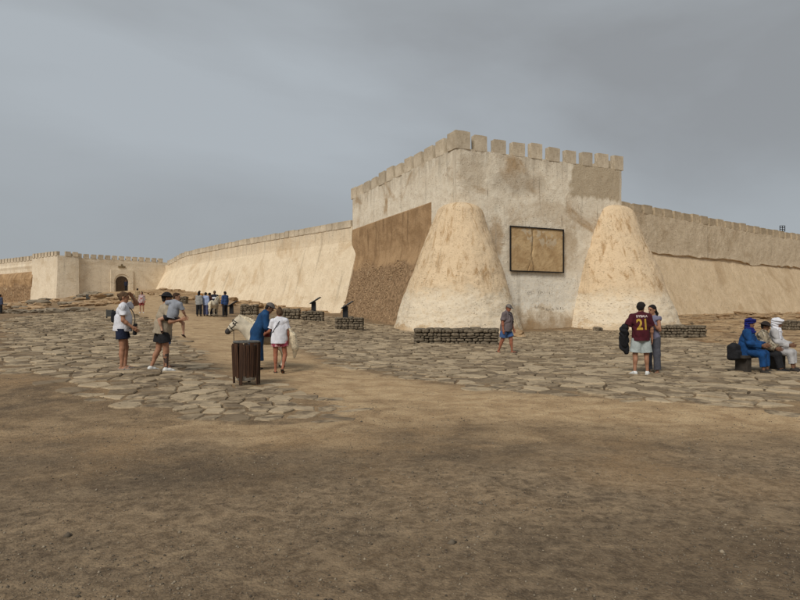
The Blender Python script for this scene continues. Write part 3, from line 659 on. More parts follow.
def panel_mat():
    b = NB('bare_masonry'); uv = b.uv(); n1_ = b.noise(uv, 0.9, 6, 0.65, 0.5); n2 = b.noise(uv, 5, 6, 0.7)
    x, z, _ = b.xyz(uv); c = b.mix(b.rng(n1_, 0.35, 0.65), (0.37, 0.24, 0.118), (0.52, 0.37, 0.20))
    up = b.rng(z, 5.6, 6.6); c = b.mix(b.math('MULTIPLY', b.rng(b.noise(uv, 1.6, 5, 0.6, 0.8), 0.53, 0.6), up), c, (0.50, 0.40, 0.27))
    c = b.mix(b.rng(n2, 0.4, 0.28, 0, 0.8), c, (0.10, 0.062, 0.03)); w = b.math('ADD', x, b.math('MULTIPLY', b.math('SUBTRACT', n1_, .5), 0.7))
    c = b.mix(b.math('MULTIPLY', b.rng(b.math('ABSOLUTE', b.math('SUBTRACT', w, 6.32)), 0.02, 0.10, 1, 0), 0.6), c, (0.12, 0.078, 0.04))
    return b.done(c, b.bump(n2, 0.05, 0.8), 0.95)
me = mesh_np('masonry', np.array(V), F, [panel_mat()], smooth=False); uvset(me, UVv); fix_normals(me); placeP(link('masonry', me))
M_IRON = flat_mat('black_iron', (0.018, 0.015, 0.013), 0.6)
ang = math.atan2(UR[1], UR[0]); RZ = Matrix.Rotation(ang, 3, 'Z')
for (t, z, hx, hz) in ((ft0, 5.86, .065, 1.62), (ft1, 5.86, .065, 1.62), (6.75, fz0-.02, 2.32, .065), (6.75, fz1+.02, 2.32, .065)):
    mb = MB(); mb.box(onR(t, z, 0.165), (.042 if hx < 1 else hx, 0.04, .042 if hz < 1 else hz), RZ); placeP(link('frame_bar', mb.mesh('frame_bar', M_IRON)))
# rubble showing in the foot of the brown left face
def rubble():
    n = 4200; t = RNG.random(n)*14.5; z = 0.3+RNG.random(n)**1.1*6.0; nn = fbm(np.c_[t*.5, z*.5, t*0], 4)
    k = (z < 5.3+nn*2.2) & (fbm(np.c_[t*.75, z*.75, t*0+9], 3) < 0.28); t, z = t[k], z[k]; n = len(t)
    ico = bmesh.new(); bmesh.ops.create_icosphere(ico, subdivisions=1, radius=1); bv = np.array([v.co for v in ico.verts]); bf = np.array([[v.index for v in f.verts] for f in ico.faces]); ico.free()
    off = np.array([offT(0, a, b) for a, b in zip(t, z)]); p = L0[None]+(-UL)[None]*t[:, None]+NL[None]*(off-0.02)[:, None]
    s = 0.045+0.075*RNG.random(n)**2; sc = np.stack([s*0.6, s*(1.0+0.8*RNG.random(n)), s*(0.6+0.4*RNG.random(n))], -1)
    loc = bv[None]*(0.8+0.4*RNG.random((n, len(bv), 1)))*sc[:, None, :]
    X = loc[..., 0:1]*NL+loc[..., 1:2]*UL
    W = np.concatenate([X+p[:, None, :], loc[..., 2:3]+z[:, None, None]], -1).reshape(-1, 3)
    F = (bf[None]+len(bv)*np.arange(n)[:, None, None]).reshape(-1, 3)
    b = NB('rubble'); r = b.attr('rnd'); c = b.mix(r, (0.17, 0.105, 0.055), (0.40, 0.27, 0.155)); c = b.mix(b.rng(b.noise(b.pos(), 9, 4), .4, .3, 0, .6), c, (0.05, 0.032, 0.018))
    me = mesh_np('rubble', W, F, [b.done(c, b.bump(b.noise(b.pos(), 14, 4), .03, .6), 0.95)]); vattr(me, 'rnd', np.repeat(RNG.random(n), len(bv)))
    o = place(tower, link('rubble', me)); tag(o, 'small brown rubble stones showing in the foot of the plaster', kind='stuff')
rubble()
def scribbles():    # faded dark graffiti on the lower front face, beyond reading
    mb = MB()
    for (t0, z0, n) in ((5.9, 2.75, 4), (6.9, 2.8, 3), (7.9, 2.75, 2), (6.6, 1.75, 5), (7.6, 1.55, 5), (8.6, 1.65, 4)):
        for q in range(n):
            t = t0+q*.17; pts = [onR(t+random.uniform(-.06, .06), z0+random.uniform(-.10, .10), 0.10) for _ in range(4)]; mb.tube(pts, .011, 5)
    o = place(tower, link('graffiti', mb.mesh('graffiti', flat_mat('graffiti_paint', (0.16, 0.13, 0.10), .9, .5, 20)))); o['label'] = 'faded dark graffiti scrawl'; o['kind'] = 'stuff'
scribbles()

# --- left curtain wall
ZL = 9.75
lcw = empty('curtain_wall', (-24, 82, gh(-24, 82))); tag(lcw, 'long pale battered wall running from the tower back to the arched gate', 'wall')
def topL(t): return -0.9*sstep(46, 56, t)+0.25*math.sin(t*0.05)
offL = lambda t, z: (0.27+0.2*float(sstep(0, 50, t)))*max(0, 8.4-z)
place(lcw, link('wall', run_wall('wall', L0-DLc*1.2, DLc, NLc, 57.0, list(np.arange(-0.5, ZL, .4))+[ZL], 1.4, offL, [M_LC], du=0.4, amp=0.035, u0=10, topf=topL)))
merlons(lcw, MP, L0-DLc*1.2, DLc, NLc, [1.9+1.12*i for i in range(48)], 1.06, 0.66, 0.6, lambda t: ZL+topL(t), jit=0.8)

# --- right curtain wall
rcw = empty('curtain_wall', (30, 62, gh(30, 62))); tag(rcw, 'long ochre wall with a ragged crack line running away beside the bare rock ledges', 'wall')
ZR = 10.1
def crackz(t): return 6.6+0.28*float(vnoise(np.array([t*0.32, 1.7, 0.3])))+0.14*float(vnoise(np.array([t*1.1, 4.7, 0.3])))
offR = lambda t, z: 0.42*max(0, 6.6-z)
place(rcw, link('lower_wall', run_wall('lower_wall', RC0-DRc*3, DRc, NRc, 66, list(np.arange(-0.5, 6.9, .37))+[6.9], 1.4, offR, [M_RCL], du=0.4, amp=0.07, u0=300)))
def upper_coat():
    nu = 330; T = np.linspace(0, 66, nu); V = []; UVv = []; M = 0
    for t in T:
        p = RC0-DRc*3+DRc*t; zc = crackz(t); zz = [zc, zc+0.02]+list(np.linspace(zc+.3, ZR, 12)); col = [(0.02, zz[0]), (0.19, zz[1])]+[(0.17, q) for q in zz[2:]]+[(-1.2, ZR), (-1.2, 6.0)]
        col[0] = (-0.25, zc); M = len(col)
        for o_, q in col: V.append((p[0]+NRc[0]*o_, p[1]+NRc[1]*o_, q)); UVv.append((400+t, q))
    V = np.array(V); nn = fbm(V*0.5, 4)*0.05+fbm(V*2.2, 3)*0.03; fr = np.tile(np.r_[0, np.ones(M-3), 0, 0], nu); V[:, :2] += NRc[None]*(nn*fr)[:, None]
    F = [[i*M+j, i*M+j+1, (i+1)*M+j+1, (i+1)*M+j] for i in range(nu-1) for j in range(M-1)]+[list(range(M)), [(nu-1)*M+j for j in range(M)][::-1]]
    me = mesh_np('upper_wall', V, F, [M_RCU]); uvset(me, UVv); fix_normals(me); return me
place(rcw, link('upper_wall', upper_coat()))
merlons(rcw, MPR, RC0-DRc*3, DRc, NRc, [3.2+1.72*i for i in range(36)], 1.34, 0.74, 0.8, ZR, setin=-0.05)

# --- gate wall and bastion at the far left
ZG = 9.45
gat = empty('gate_wall', (G0[0]+DG[0]*7, G0[1]+DG[1]*7, gh(-45.2, 96.2))); tag(gat, 'pale crenellated wall pierced by an arched gateway', 'wall')
place(gat, link('wall', run_wall('wall', G0-DG*1.5, DG, NG, 17.0, list(np.arange(2.5, ZG, .5))+[ZG], 1.2, lambda t, z: 0.10 if 8.55 < z < 8.75 else (0.04 if z >= 8.75 else 0.0), [M_GATE], du=0.5, amp=0.03, u0=500)))
merlons(gat, MP, G0-DG*1.5, DG, NG, [2.3+1.05*i for i in range(14)], 0.72, 0.66, 0.5, ZG, jit=0.4)
def onG(t, z, off=0.0): p = G0+DG*t+NG*off; return (p[0], p[1], z)
def arch_curve(w, spring, n=18):
    """half-opening w; slightly horseshoe arch; list of (x, z) from left foot to right foot"""
    r = w*1.06; a0 = math.radians(-18); pts = [(-w, 0), (-w, spring-r*0.25)]
    for i in range(n+1):
        a = math.pi-a0-(math.pi-2*a0)*i/n; pts.append((r*math.cos(a), spring+r*math.sin(a)))
    pts += [(w, spring-r*0.25), (w, 0)]; return pts
gz0 = gh(*onG(7.0, 0)[:2])-0.1
def arch_slab(name, t0, w, spring, halfw, top, o0, o1, mat):
    A = arch_curve(w, spring); n = len(A); per = []
    for (x, z) in A:        # matching outer point on the rectangle
        if z <= 0.01: per.append((-halfw if x < 0 else halfw, 0))
        else:
            k = min(halfw/max(abs(x), 1e-6), (top-spring*0.5)/max(z-spring*0.5, 1e-6)) if z > spring*0.5 else halfw/max(abs(x), 1e-6)
            per.append((x*k if z > spring*.5 else math.copysign(halfw, x), spring*.5+(z-spring*.5)*k if z > spring*.5 else z))
    ci = min(range(n), key=lambda i: abs(A[i][0]+A[i][1]*0+w) if 0 else (per[i][0]+halfw)**2+(per[i][1]-top)**2); per[ci] = (-halfw, top)
    cj = min(range(n), key=lambda i: (per[i][0]-halfw)**2+(per[i][1]-top)**2); per[cj] = (halfw, top)
    V = [onG(t0-x, gz0+z, o) for o in (o1, o0) for (x, z) in A]+[onG(t0-x, gz0+z, o) for o in (o1, o0) for (x, z) in per]
    F = []
    for i in range(n-1):
        F += [[i, i+1, 2*n+i+1, 2*n+i], [n+i, 3*n+i, 3*n+i+1, n+i+1], [i, n+i, n+i+1, i+1], [2*n+i, 2*n+i+1, 3*n+i+1, 3*n+i]]
    me = mesh_np(name, np.array(V), F, [mat]); uvset(me, [(v[0]*1.4, v[2]) for v in V]); fix_normals(me); return me
place(gat, link('gate_surround', arch_slab('gate_surround', 7.1, 1.18, 1.75, 1.75, 3.65, -0.05, 0.20, M_GATE)))
place(gat, link('arch_ring', arch_slab('arch_ring', 7.1, 0.95, 1.65, 1.4, 3.3, -0.04, 0.10, M_GATE)))
M_WOOD = flat_mat('dark_wood', (0.062, 0.038, 0.021), 0.7, 0.4, 6, 0.5)
dr = link('door', None, gat); dw = np.array(onG(7.0, gz0)); dr.location = tuple(dw-np.array(gat.location)); dr['label'] = 'dark wooden door set in the arch'
for i in range(9):
    t = 7.1-1.03+0.115+i*0.229; mb = MB(); hh = 1.5 if abs(t-7.1) < .75 else 1.25
    mb.box(onG(t, gz0+hh-0.02, 0.03), (0.112, 0.03, hh), Matrix.Rotation(math.atan2(DG[1], DG[0]), 3, 'Z')); o = link('plank', mb.mesh('plank', M_WOOD), dr); o.location = tuple(-dw)
mb = MB(); mb.box(onG(7.1, gz0+4.15, 0.06), (0.55, 0.06, 0.13), Matrix.Rotation(math.atan2(DG[1], DG[0]), 3, 'Z')); mb.box(onG(7.1, gz0+4.45, 0.06), (0.12, 0.05, 0.14), Matrix.Rotation(math.atan2(DG[1], DG[0]), 3, 'Z'))
place(gat, link('carved_plaque', mb.mesh('carved_plaque', flat_mat('plaque_stone', (0.20, 0.145, 0.075), 0.9, 0.5, 5, 0.4))))
# bastion
DB = np.array([-.813, .582]); NB_ = np.array([-.582, -.813])
q1 = G0+DG*13.6+NG*(-0.6); q1o = G0+DG*13.6+NG*0.7; q2 = G0+DG*16.6+NG*0.7; q3 = q2+DB*8.6; q4 = q3-NB_*2.5
bas = empty('bastion', (q2[0], q2[1], gh(*q2))); tag(bas, 'pale crenellated corner bastion standing between the gate wall and the brown eroded wall', 'tower')
def offB(s, t, z): return (0.30*max(0, (7.6-z)/7.6)*1.6+0.0 if s in (1, 2) else 0.0)+(0.06 if (8.55 < z < 8.75 and s in (1, 2)) else 0)
place(bas, link('wall', solid_ring('wall', [q3, q2, q1o, q1, q4][::1], [NB_, NG, -DG, DB*0-NG if False else -NG, -DB*-1.0 if False else DB], list(np.arange(1.5, ZG+.1, .35))+[ZG+.15], lambda s, t, z: offB(s+1 if s < 2 else 9, t, z), lambda s, t, z: (600+40*s+t, z), [M_GATE], lambda s, t, z: 0, 0.5, 0.03)))
merlons(bas, MP, q2, DB, NB_, [0.5+1.05*i for i in range(8)], 0.72, 0.66, 0.5, ZG+.15, jit=0.4)
merlons(bas, MP, q1o, DG, NG, [0.5+1.05*i for i in range(2)], 0.72, 0.66, 0.5, ZG+.15, jit=0.4)
# eroded wall left of the bastion
W0 = q3-NB_*0.9
wer = empty('eroded_wall', (W0[0]-9, W0[1]+6, gh(W0[0]-9, W0[1]+6))); tag(wer, 'crenellated wall with a brown eroded earthen lower half beside the bastion', 'wall')
place(wer, link('upper_wall', run_wall('upper_wall', W0-DB*1.0, DB, NB_, 34, list(np.arange(6.5, ZG, .4))+[ZG], 1.2, lambda t, z: 0.1 if 8.5 < z < 8.7 else 0.0, [M_GATE], du=0.5, amp=0.04, u0=700)))
place(wer, link('lower_wall', run_wall('lower_wall', W0-DB*0.5, DB, NB_, 33, list(np.arange(0.0, 7.4, .3))+[7.45, 7.5], 0.9, lambda t, z: 0.35+0.75*min(1, max(0, (7.5-z)/1.2))**.5+(0.35 if z < 2.6 else 0.0), [M_BROWN], du=0.35, amp=0.35, u0=800)))
merlons(wer, MP, W0-DB*1.0, DB, NB_, [0.9+1.2*i for i in range(26)], 0.85, 0.7, 0.6, ZG, jit=0.6)

# ------------------------------------------------------------------ rocks
def rock_pool(k, mat):
    r = []
    for i in range(k):
        bm = bmesh.new(); bmesh.ops.create_icosphere(bm, subdivisions=3, radius=0.5); V = np.array([v.co for v in bm.verts])
        d = V/np.linalg.norm(V, axis=1)[:, None]; q = np.maximum(np.abs(d).max(1), 0.62)
        W = d*0.5*(0.75/q)[:, None]**0.8*(1+0.34*fbm(d*1.3+i*9, 4))[:, None]; lay = np.round(W[:, 2]*7)/7; W[:, 2] = W[:, 2]*0.5+lay*0.5
        W[:, :2] *= (1+0.10*np.sin(W[:, 2:3]*40+i)); 
        for v, w in zip(bm.verts, W): v.co = w
        me = bpy.data.meshes.new('rock'); bm.to_mesh(me); bm.free(); me.materials.append(mat); r.append(me)
    return r
M_ROCK = obj_rock_mat('ochre_rock', (0.28, 0.175, 0.09), (0.52, 0.37, 0.22))
M_GROCK = obj_rock_mat('grey_rock', (0.17, 0.135, 0.095), (0.34, 0.28, 0.20))
RP, RPG = rock_pool(7, M_ROCK), rock_pool(5, M_GROCK)
def rock(pool, x, y, sx, sy, sz, label, group, sink=0.3):
    o = link('rock', random.choice(pool), None, (x, y, gh(x, y)+sz*(0.5-sink))); o.scale = (sx, sy, sz); o.rotation_euler = (random.uniform(-.12, .12), random.uniform(-.12, .12), random.uniform(0, 6.28))
    return tag(o, label, 'rock', group)
g = 'rocks along the foot of the pale wall'
for i in range(46):
    t = random.uniform(1, 44); d = random.uniform(3.0, 8.5); p = L0+DLc*t+NLc*d; s = random.uniform(0.4, 1.3)
    rock(RP, p[0], p[1], s*1.3, s, s*random.uniform(.35, .6), 'weathered ochre rock on the slope below the long pale wall', g)
g = 'rocks on the ledges below the ochre wall'
for i in range(46):
    t = random.uniform(4, 40); d = random.uniform(3.2, 14); p = RC0+DRc*t+NRc*d; s = random.uniform(0.35, 1.3)
    rock(RP, p[0], p[1], s*1.6, s, s*random.uniform(.25, .42), 'flat ochre rock on the bare ledges below the long ochre wall', g)
g = 'rocks below the far bastion'
for i in range(60):
    x = random.uniform(-62, -40); y = random.uniform(72, 87); s = random.uniform(0.5, 2.0)
    rock(RP if i % 3 else RPG, x, y, s*1.6, s, s*random.uniform(.3, .55), 'broken pale rock on the slope below the far bastion', g)
for i in range(46):
    x = random.uniform(-56, -30); y = random.uniform(60, 76); s = random.uniform(0.4, 1.5)
    rock(RP, x, y, s*1.7, s, s*random.uniform(.25, .45), 'flat pale rock on the rise between the paving and the far bastion', 'rocks above the paving')
g = 'dark rocks edging the upper paving'
for i in range(26):
    x = random.uniform(-40, -27); y = 50+random.uniform(-1.5, 7); s = random.uniform(0.4, 1.2)
    rock(RPG, x, y, s*1.7, s, s*random.uniform(.3, .5), 'dark grey rock edging the paving below the brown eroded wall', g)
rock(RP, 6.6, 34.6, 1.7, 1.1, 0.7, 'single rounded ochre rock at the foot of the tower beside the walking man', None, 0.25)
rock(RPG, 13.6, 40.6, 0.9, 0.6, .5, 'small dark rock at the foot of the tower below the framed panel', None, 0.25)

# ------------------------------------------------------------------ organic shapes: smooth-union distance fields meshed with surface nets
def nv(v): v = np.asarray(v, float); return v/max(1e-9, np.linalg.norm(v))
def rc(a, b, ra, rb=None, cuts=(), flat=None, k=None, sub=False):
    a = np.asarray(a, float); b = np.asarray(b, float); rb = ra if rb is None else rb; R = max(ra, rb)
    ax, fz = (nv(flat[0]), flat[1]) if flat else (None, 1.0)
    def fn(p):
        pa = p-a; ba = b-a
        if ax is not None:
            pa = pa+ax*((pa@ax)*(1/fz-1))[:, None]; ba = ba+ax*((ba@ax)*(1/fz-1))
        h = np.clip((pa@ba)/max(1e-9, ba@ba), 0, 1); d = np.linalg.norm(pa-ba*h[:, None], axis=1)-(ra+(rb-ra)*h)
        if ax is not None: d = d*(0.5+0.5*min(1.0, fz))
        for (n, q) in cuts: d = np.maximum(d, (p-np.asarray(q))@nv(n))
        return d
    e = R*max(1.0, fz); return dict(fn=fn, lo=np.minimum(a, b)-e, hi=np.maximum(a, b)+e, k=k, sub=sub)
def el(c, r, R=None, cuts=(), k=None, sub=False):
    c = np.asarray(c, float); r = np.asarray(r, float)
    def fn(p):
        q = p-c
        if R is not None: q = q@R
        k0 = np.linalg.norm(q/r, axis=1); k1 = np.linalg.norm(q/(r*r), axis=1); d = k0*(k0-1)/np.maximum(k1, 1e-6)
        for (n, s) in cuts: d = np.maximum(d, (p-np.asarray(s))@nv(n))
        return d
    m = r.max(); return dict(fn=fn, lo=c-m, hi=c+m, k=k, sub=sub)
def bxs(c, h, R=None, rad=0.02, k=None, cuts=(), sub=False):
    c = np.asarray(c, float); h = np.asarray(h, float)
    def fn(p):
        q = p-c
        if R is not None: q = q@R
        q = np.abs(q)-(h-rad); d = np.linalg.norm(np.maximum(q, 0), axis=1)+np.minimum(q.max(1), 0)-rad
        for (n, s) in cuts: d = np.maximum(d, (p-np.asarray(s))@nv(n))
        return d
    m = np.linalg.norm(h); return dict(fn=fn, lo=c-m, hi=c+m, k=k, sub=sub)
def basis(x, y, z): return np.stack([nv(x), nv(y), nv(z)], 1)
def folds(p, amp, seed=0.0, sc=9.0):
    q = p*np.array([1.0, 1.0, 0.55])*sc+seed; w = vnoise(q*0.6); return amp*(0.7*fbm(q, 2)+0.75*(1-2*np.abs(np.sin(q[:, 2]*1.6+q[:, 0]*0.9+3.0*w))))
def sdf_mesh(prims, vox=0.008, k=0.03, noise=None, cuts=()):
    lo = np.min([p['lo'] for p in prims if not p['sub']], 0)-3*vox; hi = np.max([p['hi'] for p in prims if not p['sub']], 0)+3*vox
    n = np.ceil((hi-lo)/vox).astype(int)+1; D = np.full(n, 1.0, np.float32)
    ax = [lo[i]+vox*np.arange(n[i]) for i in range(3)]
    def block(l, h):
        i0 = np.maximum(0, np.floor((l-lo)/vox).astype(int)); i1 = np.minimum(n, np.ceil((h-lo)/vox).astype(int)+1)
        if (i1 <= i0).any(): return None, None
        g = np.meshgrid(*[ax[i][i0[i]:i1[i]] for i in range(3)], indexing='ij'); return tuple(slice(i0[i], i1[i]) for i in range(3)), np.stack([q.ravel() for q in g], 1)
    for pr in prims:
        kk = k if pr['k'] is None else pr['k']; mg = kk+2*vox; s, P = block(pr['lo']-mg, pr['hi']+mg)
        if s is None: continue
        d = pr['fn'](P).reshape(D[s].shape).astype(np.float32); o = D[s]
        if pr['sub']: D[s] = np.maximum(o, -d); continue
        if kk > 1e-5:
            h = np.maximum(kk-np.abs(o-d), 0)/kk; D[s] = np.minimum(o, d)-h*h*kk*0.25
        else: D[s] = np.minimum(o, d)
    near = np.abs(D) < 0.12
    if noise is not None or cuts:
        idx = np.nonzero(near); P = np.stack([ax[i][idx[i]] for i in range(3)], 1); v = D[idx]
        if noise is not None: v = v+noise(P)
        for (nn, q) in cuts: v = np.maximum(v, (P-np.asarray(q))@nv(nn))
        D[idx] = v
        for (nn, q) in cuts:    # deep inside as well
            idx = np.nonzero(D < -0.1); P = np.stack([ax[i][idx[i]] for i in range(3)], 1); D[idx] = np.maximum(D[idx], (P-np.asarray(q))@nv(nn))
    # surface nets
    S = D < 0; nx, ny, nz = D.shape; cnt = np.zeros((nx-1, ny-1, nz-1), np.int8)
    for i in (0, 1):
        for j in (0, 1):
            for l in (0, 1): cnt += S[i:nx-1+i, j:ny-1+j, l:nz-1+l]
    act = (cnt > 0) & (cnt < 8); ids = np.full(act.shape, -1, np.int32); ci = np.argwhere(act); ids[act] = np.arange(len(ci))
    acc = np.zeros((len(ci), 3)); num = np.zeros(len(ci))
    cor = [(i, j, l) for i in (0, 1) for j in (0, 1) for l in (0, 1)]
    for a in cor:
        for d in range(3):
            if a[d]: continue
            b = list(a); b[d] = 1
            va = D[ci[:, 0]+a[0], ci[:, 1]+a[1], ci[:, 2]+a[2]]; vb = D[ci[:, 0]+b[0], ci[:, 1]+b[1], ci[:, 2]+b[2]]
            m = (va < 0) != (vb < 0); t = np.where(m, va/np.where(m, va-vb, 1), 0); q = np.array(a, float)[None]+np.zeros((len(ci), 3)); q[:, d] += t
            acc[m] += q[m]; num[m] += 1
    V = lo+vox*(ci+acc/num[:, None]); F = []
    for d in range(3):
        u, w = (d+1) % 3, (d+2) % 3; sl0 = [slice(None)]*3; sl1 = [slice(None)]*3; sl0[d] = slice(0, -1); sl1[d] = slice(1, None)
        ch = S[tuple(sl0)] != S[tuple(sl1)]; e = np.argwhere(ch); s0 = S[tuple(sl0)][ch]
        ok = (e[:, u] > 0) & (e[:, w] > 0) & (e[:, u] < D.shape[u]-1) & (e[:, w] < D.shape[w]-1); e = e[ok]; s0 = s0[ok]
        def g(du, dw):
            q = e.copy(); q[:, u] += du; q[:, w] += dw; return ids[q[:, 0], q[:, 1], q[:, 2]]
        f = np.stack([g(-1, -1), g(0, -1), g(0, 0), g(-1, 0)], 1); f[~s0] = f[~s0][:, ::-1]; F.append(f)
    return V, np.concatenate(F)

# ------------------------------------------------------------------ people
def skin_mat(key, col):
    if key in _mc: return _mc[key]
    b = NB(key); n = b.noise(b.obj(), 14, 4); c = b.mix(b.rng(n, .3, .7), tuple(q*0.82 for q in col), tuple(q*1.1 for q in col))
    _mc[key] = b.done(c, None, 0.6); return _mc[key]
def cloth_mat(key, col, var=0.18, pattern=None):
    if key in _mc: return _mc[key]
    b = NB(key); v = b.obj(); n = b.noise(v, 7, 5, 0.6); c = b.mix(b.rng(n, .3, .7), tuple(q*(1-var) for q in col), tuple(min(1, q*(1+var)) for q in col))
    if pattern: 
        f = b.rng(b.noise(v, pattern[1], 3, 0.6, 0.5), 0.52, 0.58); c = b.mix(f, c, pattern[0])
        if len(pattern) > 2: c = b.mix(b.rng(b.noise(b.mapv(v, (1, 1, 1), (5, 3, 1)), pattern[1]*0.8, 3, 0.6, 0.5), 0.56, 0.6), c, pattern[2])
    _mc[key] = b.done(c, b.bump(b.noise(b.mapv(v, (1, 1, .5)), 26, 4, .6, 1.2), 0.02, 0.8, b.bump(b.noise(v, 160, 2), 0.002, 0.4)), 0.9); return _mc[key]
M_DARKEYE = flat_mat('eye_dark', (0.012, 0.009, 0.008), 0.3); M_LIP = flat_mat('lip', (0.23, 0.085, 0.065), 0.6)
M_TATTOO = flat_mat('tattooed_skin', (0.075, 0.052, 0.043), 0.65, 0.55, 26)
SK = {'light': (0.44, 0.25, 0.165), 'tan': (0.33, 0.165, 0.098), 'brown': (0.17, 0.085, 0.050), 'red': (0.30, 0.115, 0.066)}

class Fig:
    def __init__(s, label, loc, face, H, skin='tan', girth=1.0, female=False, spine=(0, 0, 1), look=None, neck=None, arms=None, legs=None, feet=None, vox=0.008, group=None, sh_yaw=0.0, z=None, child=False, palm=None, shins=None):
        s.vox = vox; s.k = H/1.75; k = s.k; s.g = girth; s.fem = female; s.skin = skin
        z = gh(*loc) if z is None else z
        rz = math.atan2(-face[0], face[1]); s.root = empty('person', (loc[0], loc[1], z), rz); tag(s.root, label, 'person', group)
        up = nv(spine); s.up = up; cy, sy = math.cos(sh_yaw), math.sin(sh_yaw)
        rt = nv(np.array([cy, sy, 0])-up*(np.array([cy, sy, 0])@up)); s.rt = rt; s.fw = np.cross(up, rt)
        P = np.zeros(3); hipw = (.098 if female else .092)*k; shw = (.165 if female else .19)*k
        arms = arms or {}; legs = legs or {}; J = {}
        hs = 1.22 if child else 1.0
        J['P'] = P; J['waist'] = P+up*.19*k; J['chest'] = P+up*.36*k; J['nb'] = P+up*.525*k
        lk = nv(look if look is not None else (0, 1, 0)); nd = nv(neck if neck is not None else up)
        s.hk = k*hs; s.hf = lk; hu = nv(nd-lk*(nd@lk)*0.9); s.hf = nv(lk-hu*(lk@hu)); s.hu = hu; s.hr = np.cross(s.hf, hu)
        J['head'] = J['nb']+nd*(.095*k)+hu*.085*s.hk
        for sd, sg in (('R', 1), ('L', -1)):
            J['s'+sd] = P+up*.475*k+rt*sg*shw
            u, f = arms.get(sd, ((sg*.13, 0, -1), (sg*.03, .16, -1)))
            J['e'+sd] = J['s'+sd]+nv(u)*.295*k; J['w'+sd] = J['e'+sd]+nv(f)*.255*k
            J['h'+sd] = P+np.array([sg*hipw, 0, -.02*k])
            t, sh = legs.get(sd, ((sg*.04, .02, -1), (sg*.02, -.03, -1)))
            J['k'+sd] = J['h'+sd]+nv(t)*.425*k; J['a'+sd] = J['k'+sd]+nv(sh)*.40*k
            J['f'+sd] = nv((feet or {}).get(sd, (sg*.18, 1, 0)))
        s.J = J; s.fore = {q: nv(J['w'+q]-J['e'+q]) for q in 'RL'}
        s.palm = palm or {}
        zmin = min(min(J['a'+q][2]-.085*k, (J['a'+q]+J['f'+q]*.19*k)[2]-.04*k) for q in 'RL')
        s.dz = -zmin
        for q in J:
            if not q.startswith('f'): J[q] = J[q]+np.array([0, 0, s.dz])
        s.rz = rz; s.mw = Matrix.Translation((loc[0], loc[1], z)) @ Matrix.Rotation(rz, 4, 'Z')
    # --- pieces
    def add(s, name, prims, mat, k=0.03, noise=None, cuts=(), vox=None, mats=None, mif=None):
        V, F = sdf_mesh(prims, vox or s.vox, k, noise, cuts)
        mi = None
        if mif is not None: mi = mif(V[F].mean(1))
        me = mesh_np(name, V, F, mats or [mat], smooth=True, midx=mi); return link(name, me, s.root)
    def torso(s, inf=0.0, hem=None):
        k, J, g, up, rt, fw = s.k, s.J, s.g, s.up, s.rt, s.fw; B = basis(rt, fw, up); gi = 0.5+0.5*g
        r = []
        hw = .178 if s.fem else .165
        r.append(el(J['P']+up*.02*k, (hw*k*gi+inf, .122*k*g+inf, .13*k+inf), B))
        r.append(el(J['waist']+fw*.015*k*g, ((.140 if s.fem else .150)*k*g+inf, .112*k*g**1.25+inf, .17*k+inf), B))
        r.append(el(J['chest'], (.165*k*gi+inf, .115*k*gi+inf, .19*k+inf), B))
        if s.fem: r += [el(J['chest']+fw*.085*k*gi+rt*q*.065*k-up*.02*k, (.062*k*gi+inf, .06*k*gi+inf, .062*k*gi+inf), B) for q in (1, -1)]
        r.append(rc(J['sR']-rt*.02*k, J['sL']+rt*.02*k, .058*k+inf, None))
        for q in (1, -1): r.append(rc(J['nb']+up*.03*k, (J['sR'] if q > 0 else J['sL'])-rt*q*.05*k+up*.0*k, .05*k+inf*.8, .052*k+inf))
        return r
    def head_prims(s):
        c, u, f, r, k = s.J['head'], s.hu, s.hf, s.hr, s.hk; B = basis(r, f, u)
        return [el(c+u*.03*k, (.077*k, .098*k, .09*k), B), el(c+f*.025*k-u*.05*k, (.06*k, .072*k, .065*k), B), el(c+f*.062*k-u*.093*k, (.03*k, .028*k, .024*k), B),
                rc(c+f*.088*k+u*.012*k, c+f*.112*k-u*.028*k, .010*k, .015*k, k=.012), el(c+f*.08*k+u*.028*k, (.055*k, .022*k, .014*k), B, k=.02),
                el(c+r*.078*k-u*.008*k-f*.008*k, (.012*k, .022*k, .034*k), B, k=.008), el(c-r*.078*k-u*.008*k-f*.008*k, (.012*k, .022*k, .034*k), B, k=.008),
                el(c+f*.086*k-u*.062*k, (.026*k, .014*k, .011*k), B, k=.01),
                el(c+f*.098*k+r*.032*k+u*.008*k, (.016*k, .012*k, .009*k), B, sub=True), el(c+f*.098*k-r*.032*k+u*.008*k, (.016*k, .012*k, .009*k), B, sub=True)]
    def hand_prims(s, q):
        k, J = s.k, s.J; w = J['w'+q]; d = s.fore[q]; sg = 1 if q == 'R' else -1
        pn = np.asarray(s.palm.get(q, (-sg, 0.15, 0)), float); pn = nv(pn-d*(pn@d)); sd = np.cross(d, pn)*1.0      # palm normal, thumb side
        if sd@np.array([0, 1, 0.3]) < 0: sd = -sd
        B = basis(sd, pn, d); pc = w+d*.05*k; r = [bxs(pc, (.040*k, .015*k, .048*k), B, .012*k, k=.012), rc(w-d*.03*k, w+d*.02*k, .024*k, .026*k, k=.02)]
        for i, (o, L) in enumerate(((.030, .072), (.010, .082), (-.011, .077), (-.030, .060))):
            b0 = w+d*.092*k+sd*o*k; d1 = nv(d+pn*.22+sd*o*2.2); m = b0+d1*L*.5*k; d2 = nv(d+pn*.75+sd*o*1.5)
            r += [rc(b0-d*.012*k, m, .0088*k, .008*k, k=.003), rc(m, m+d2*L*.5*k, .008*k, .0068*k, k=.003)]
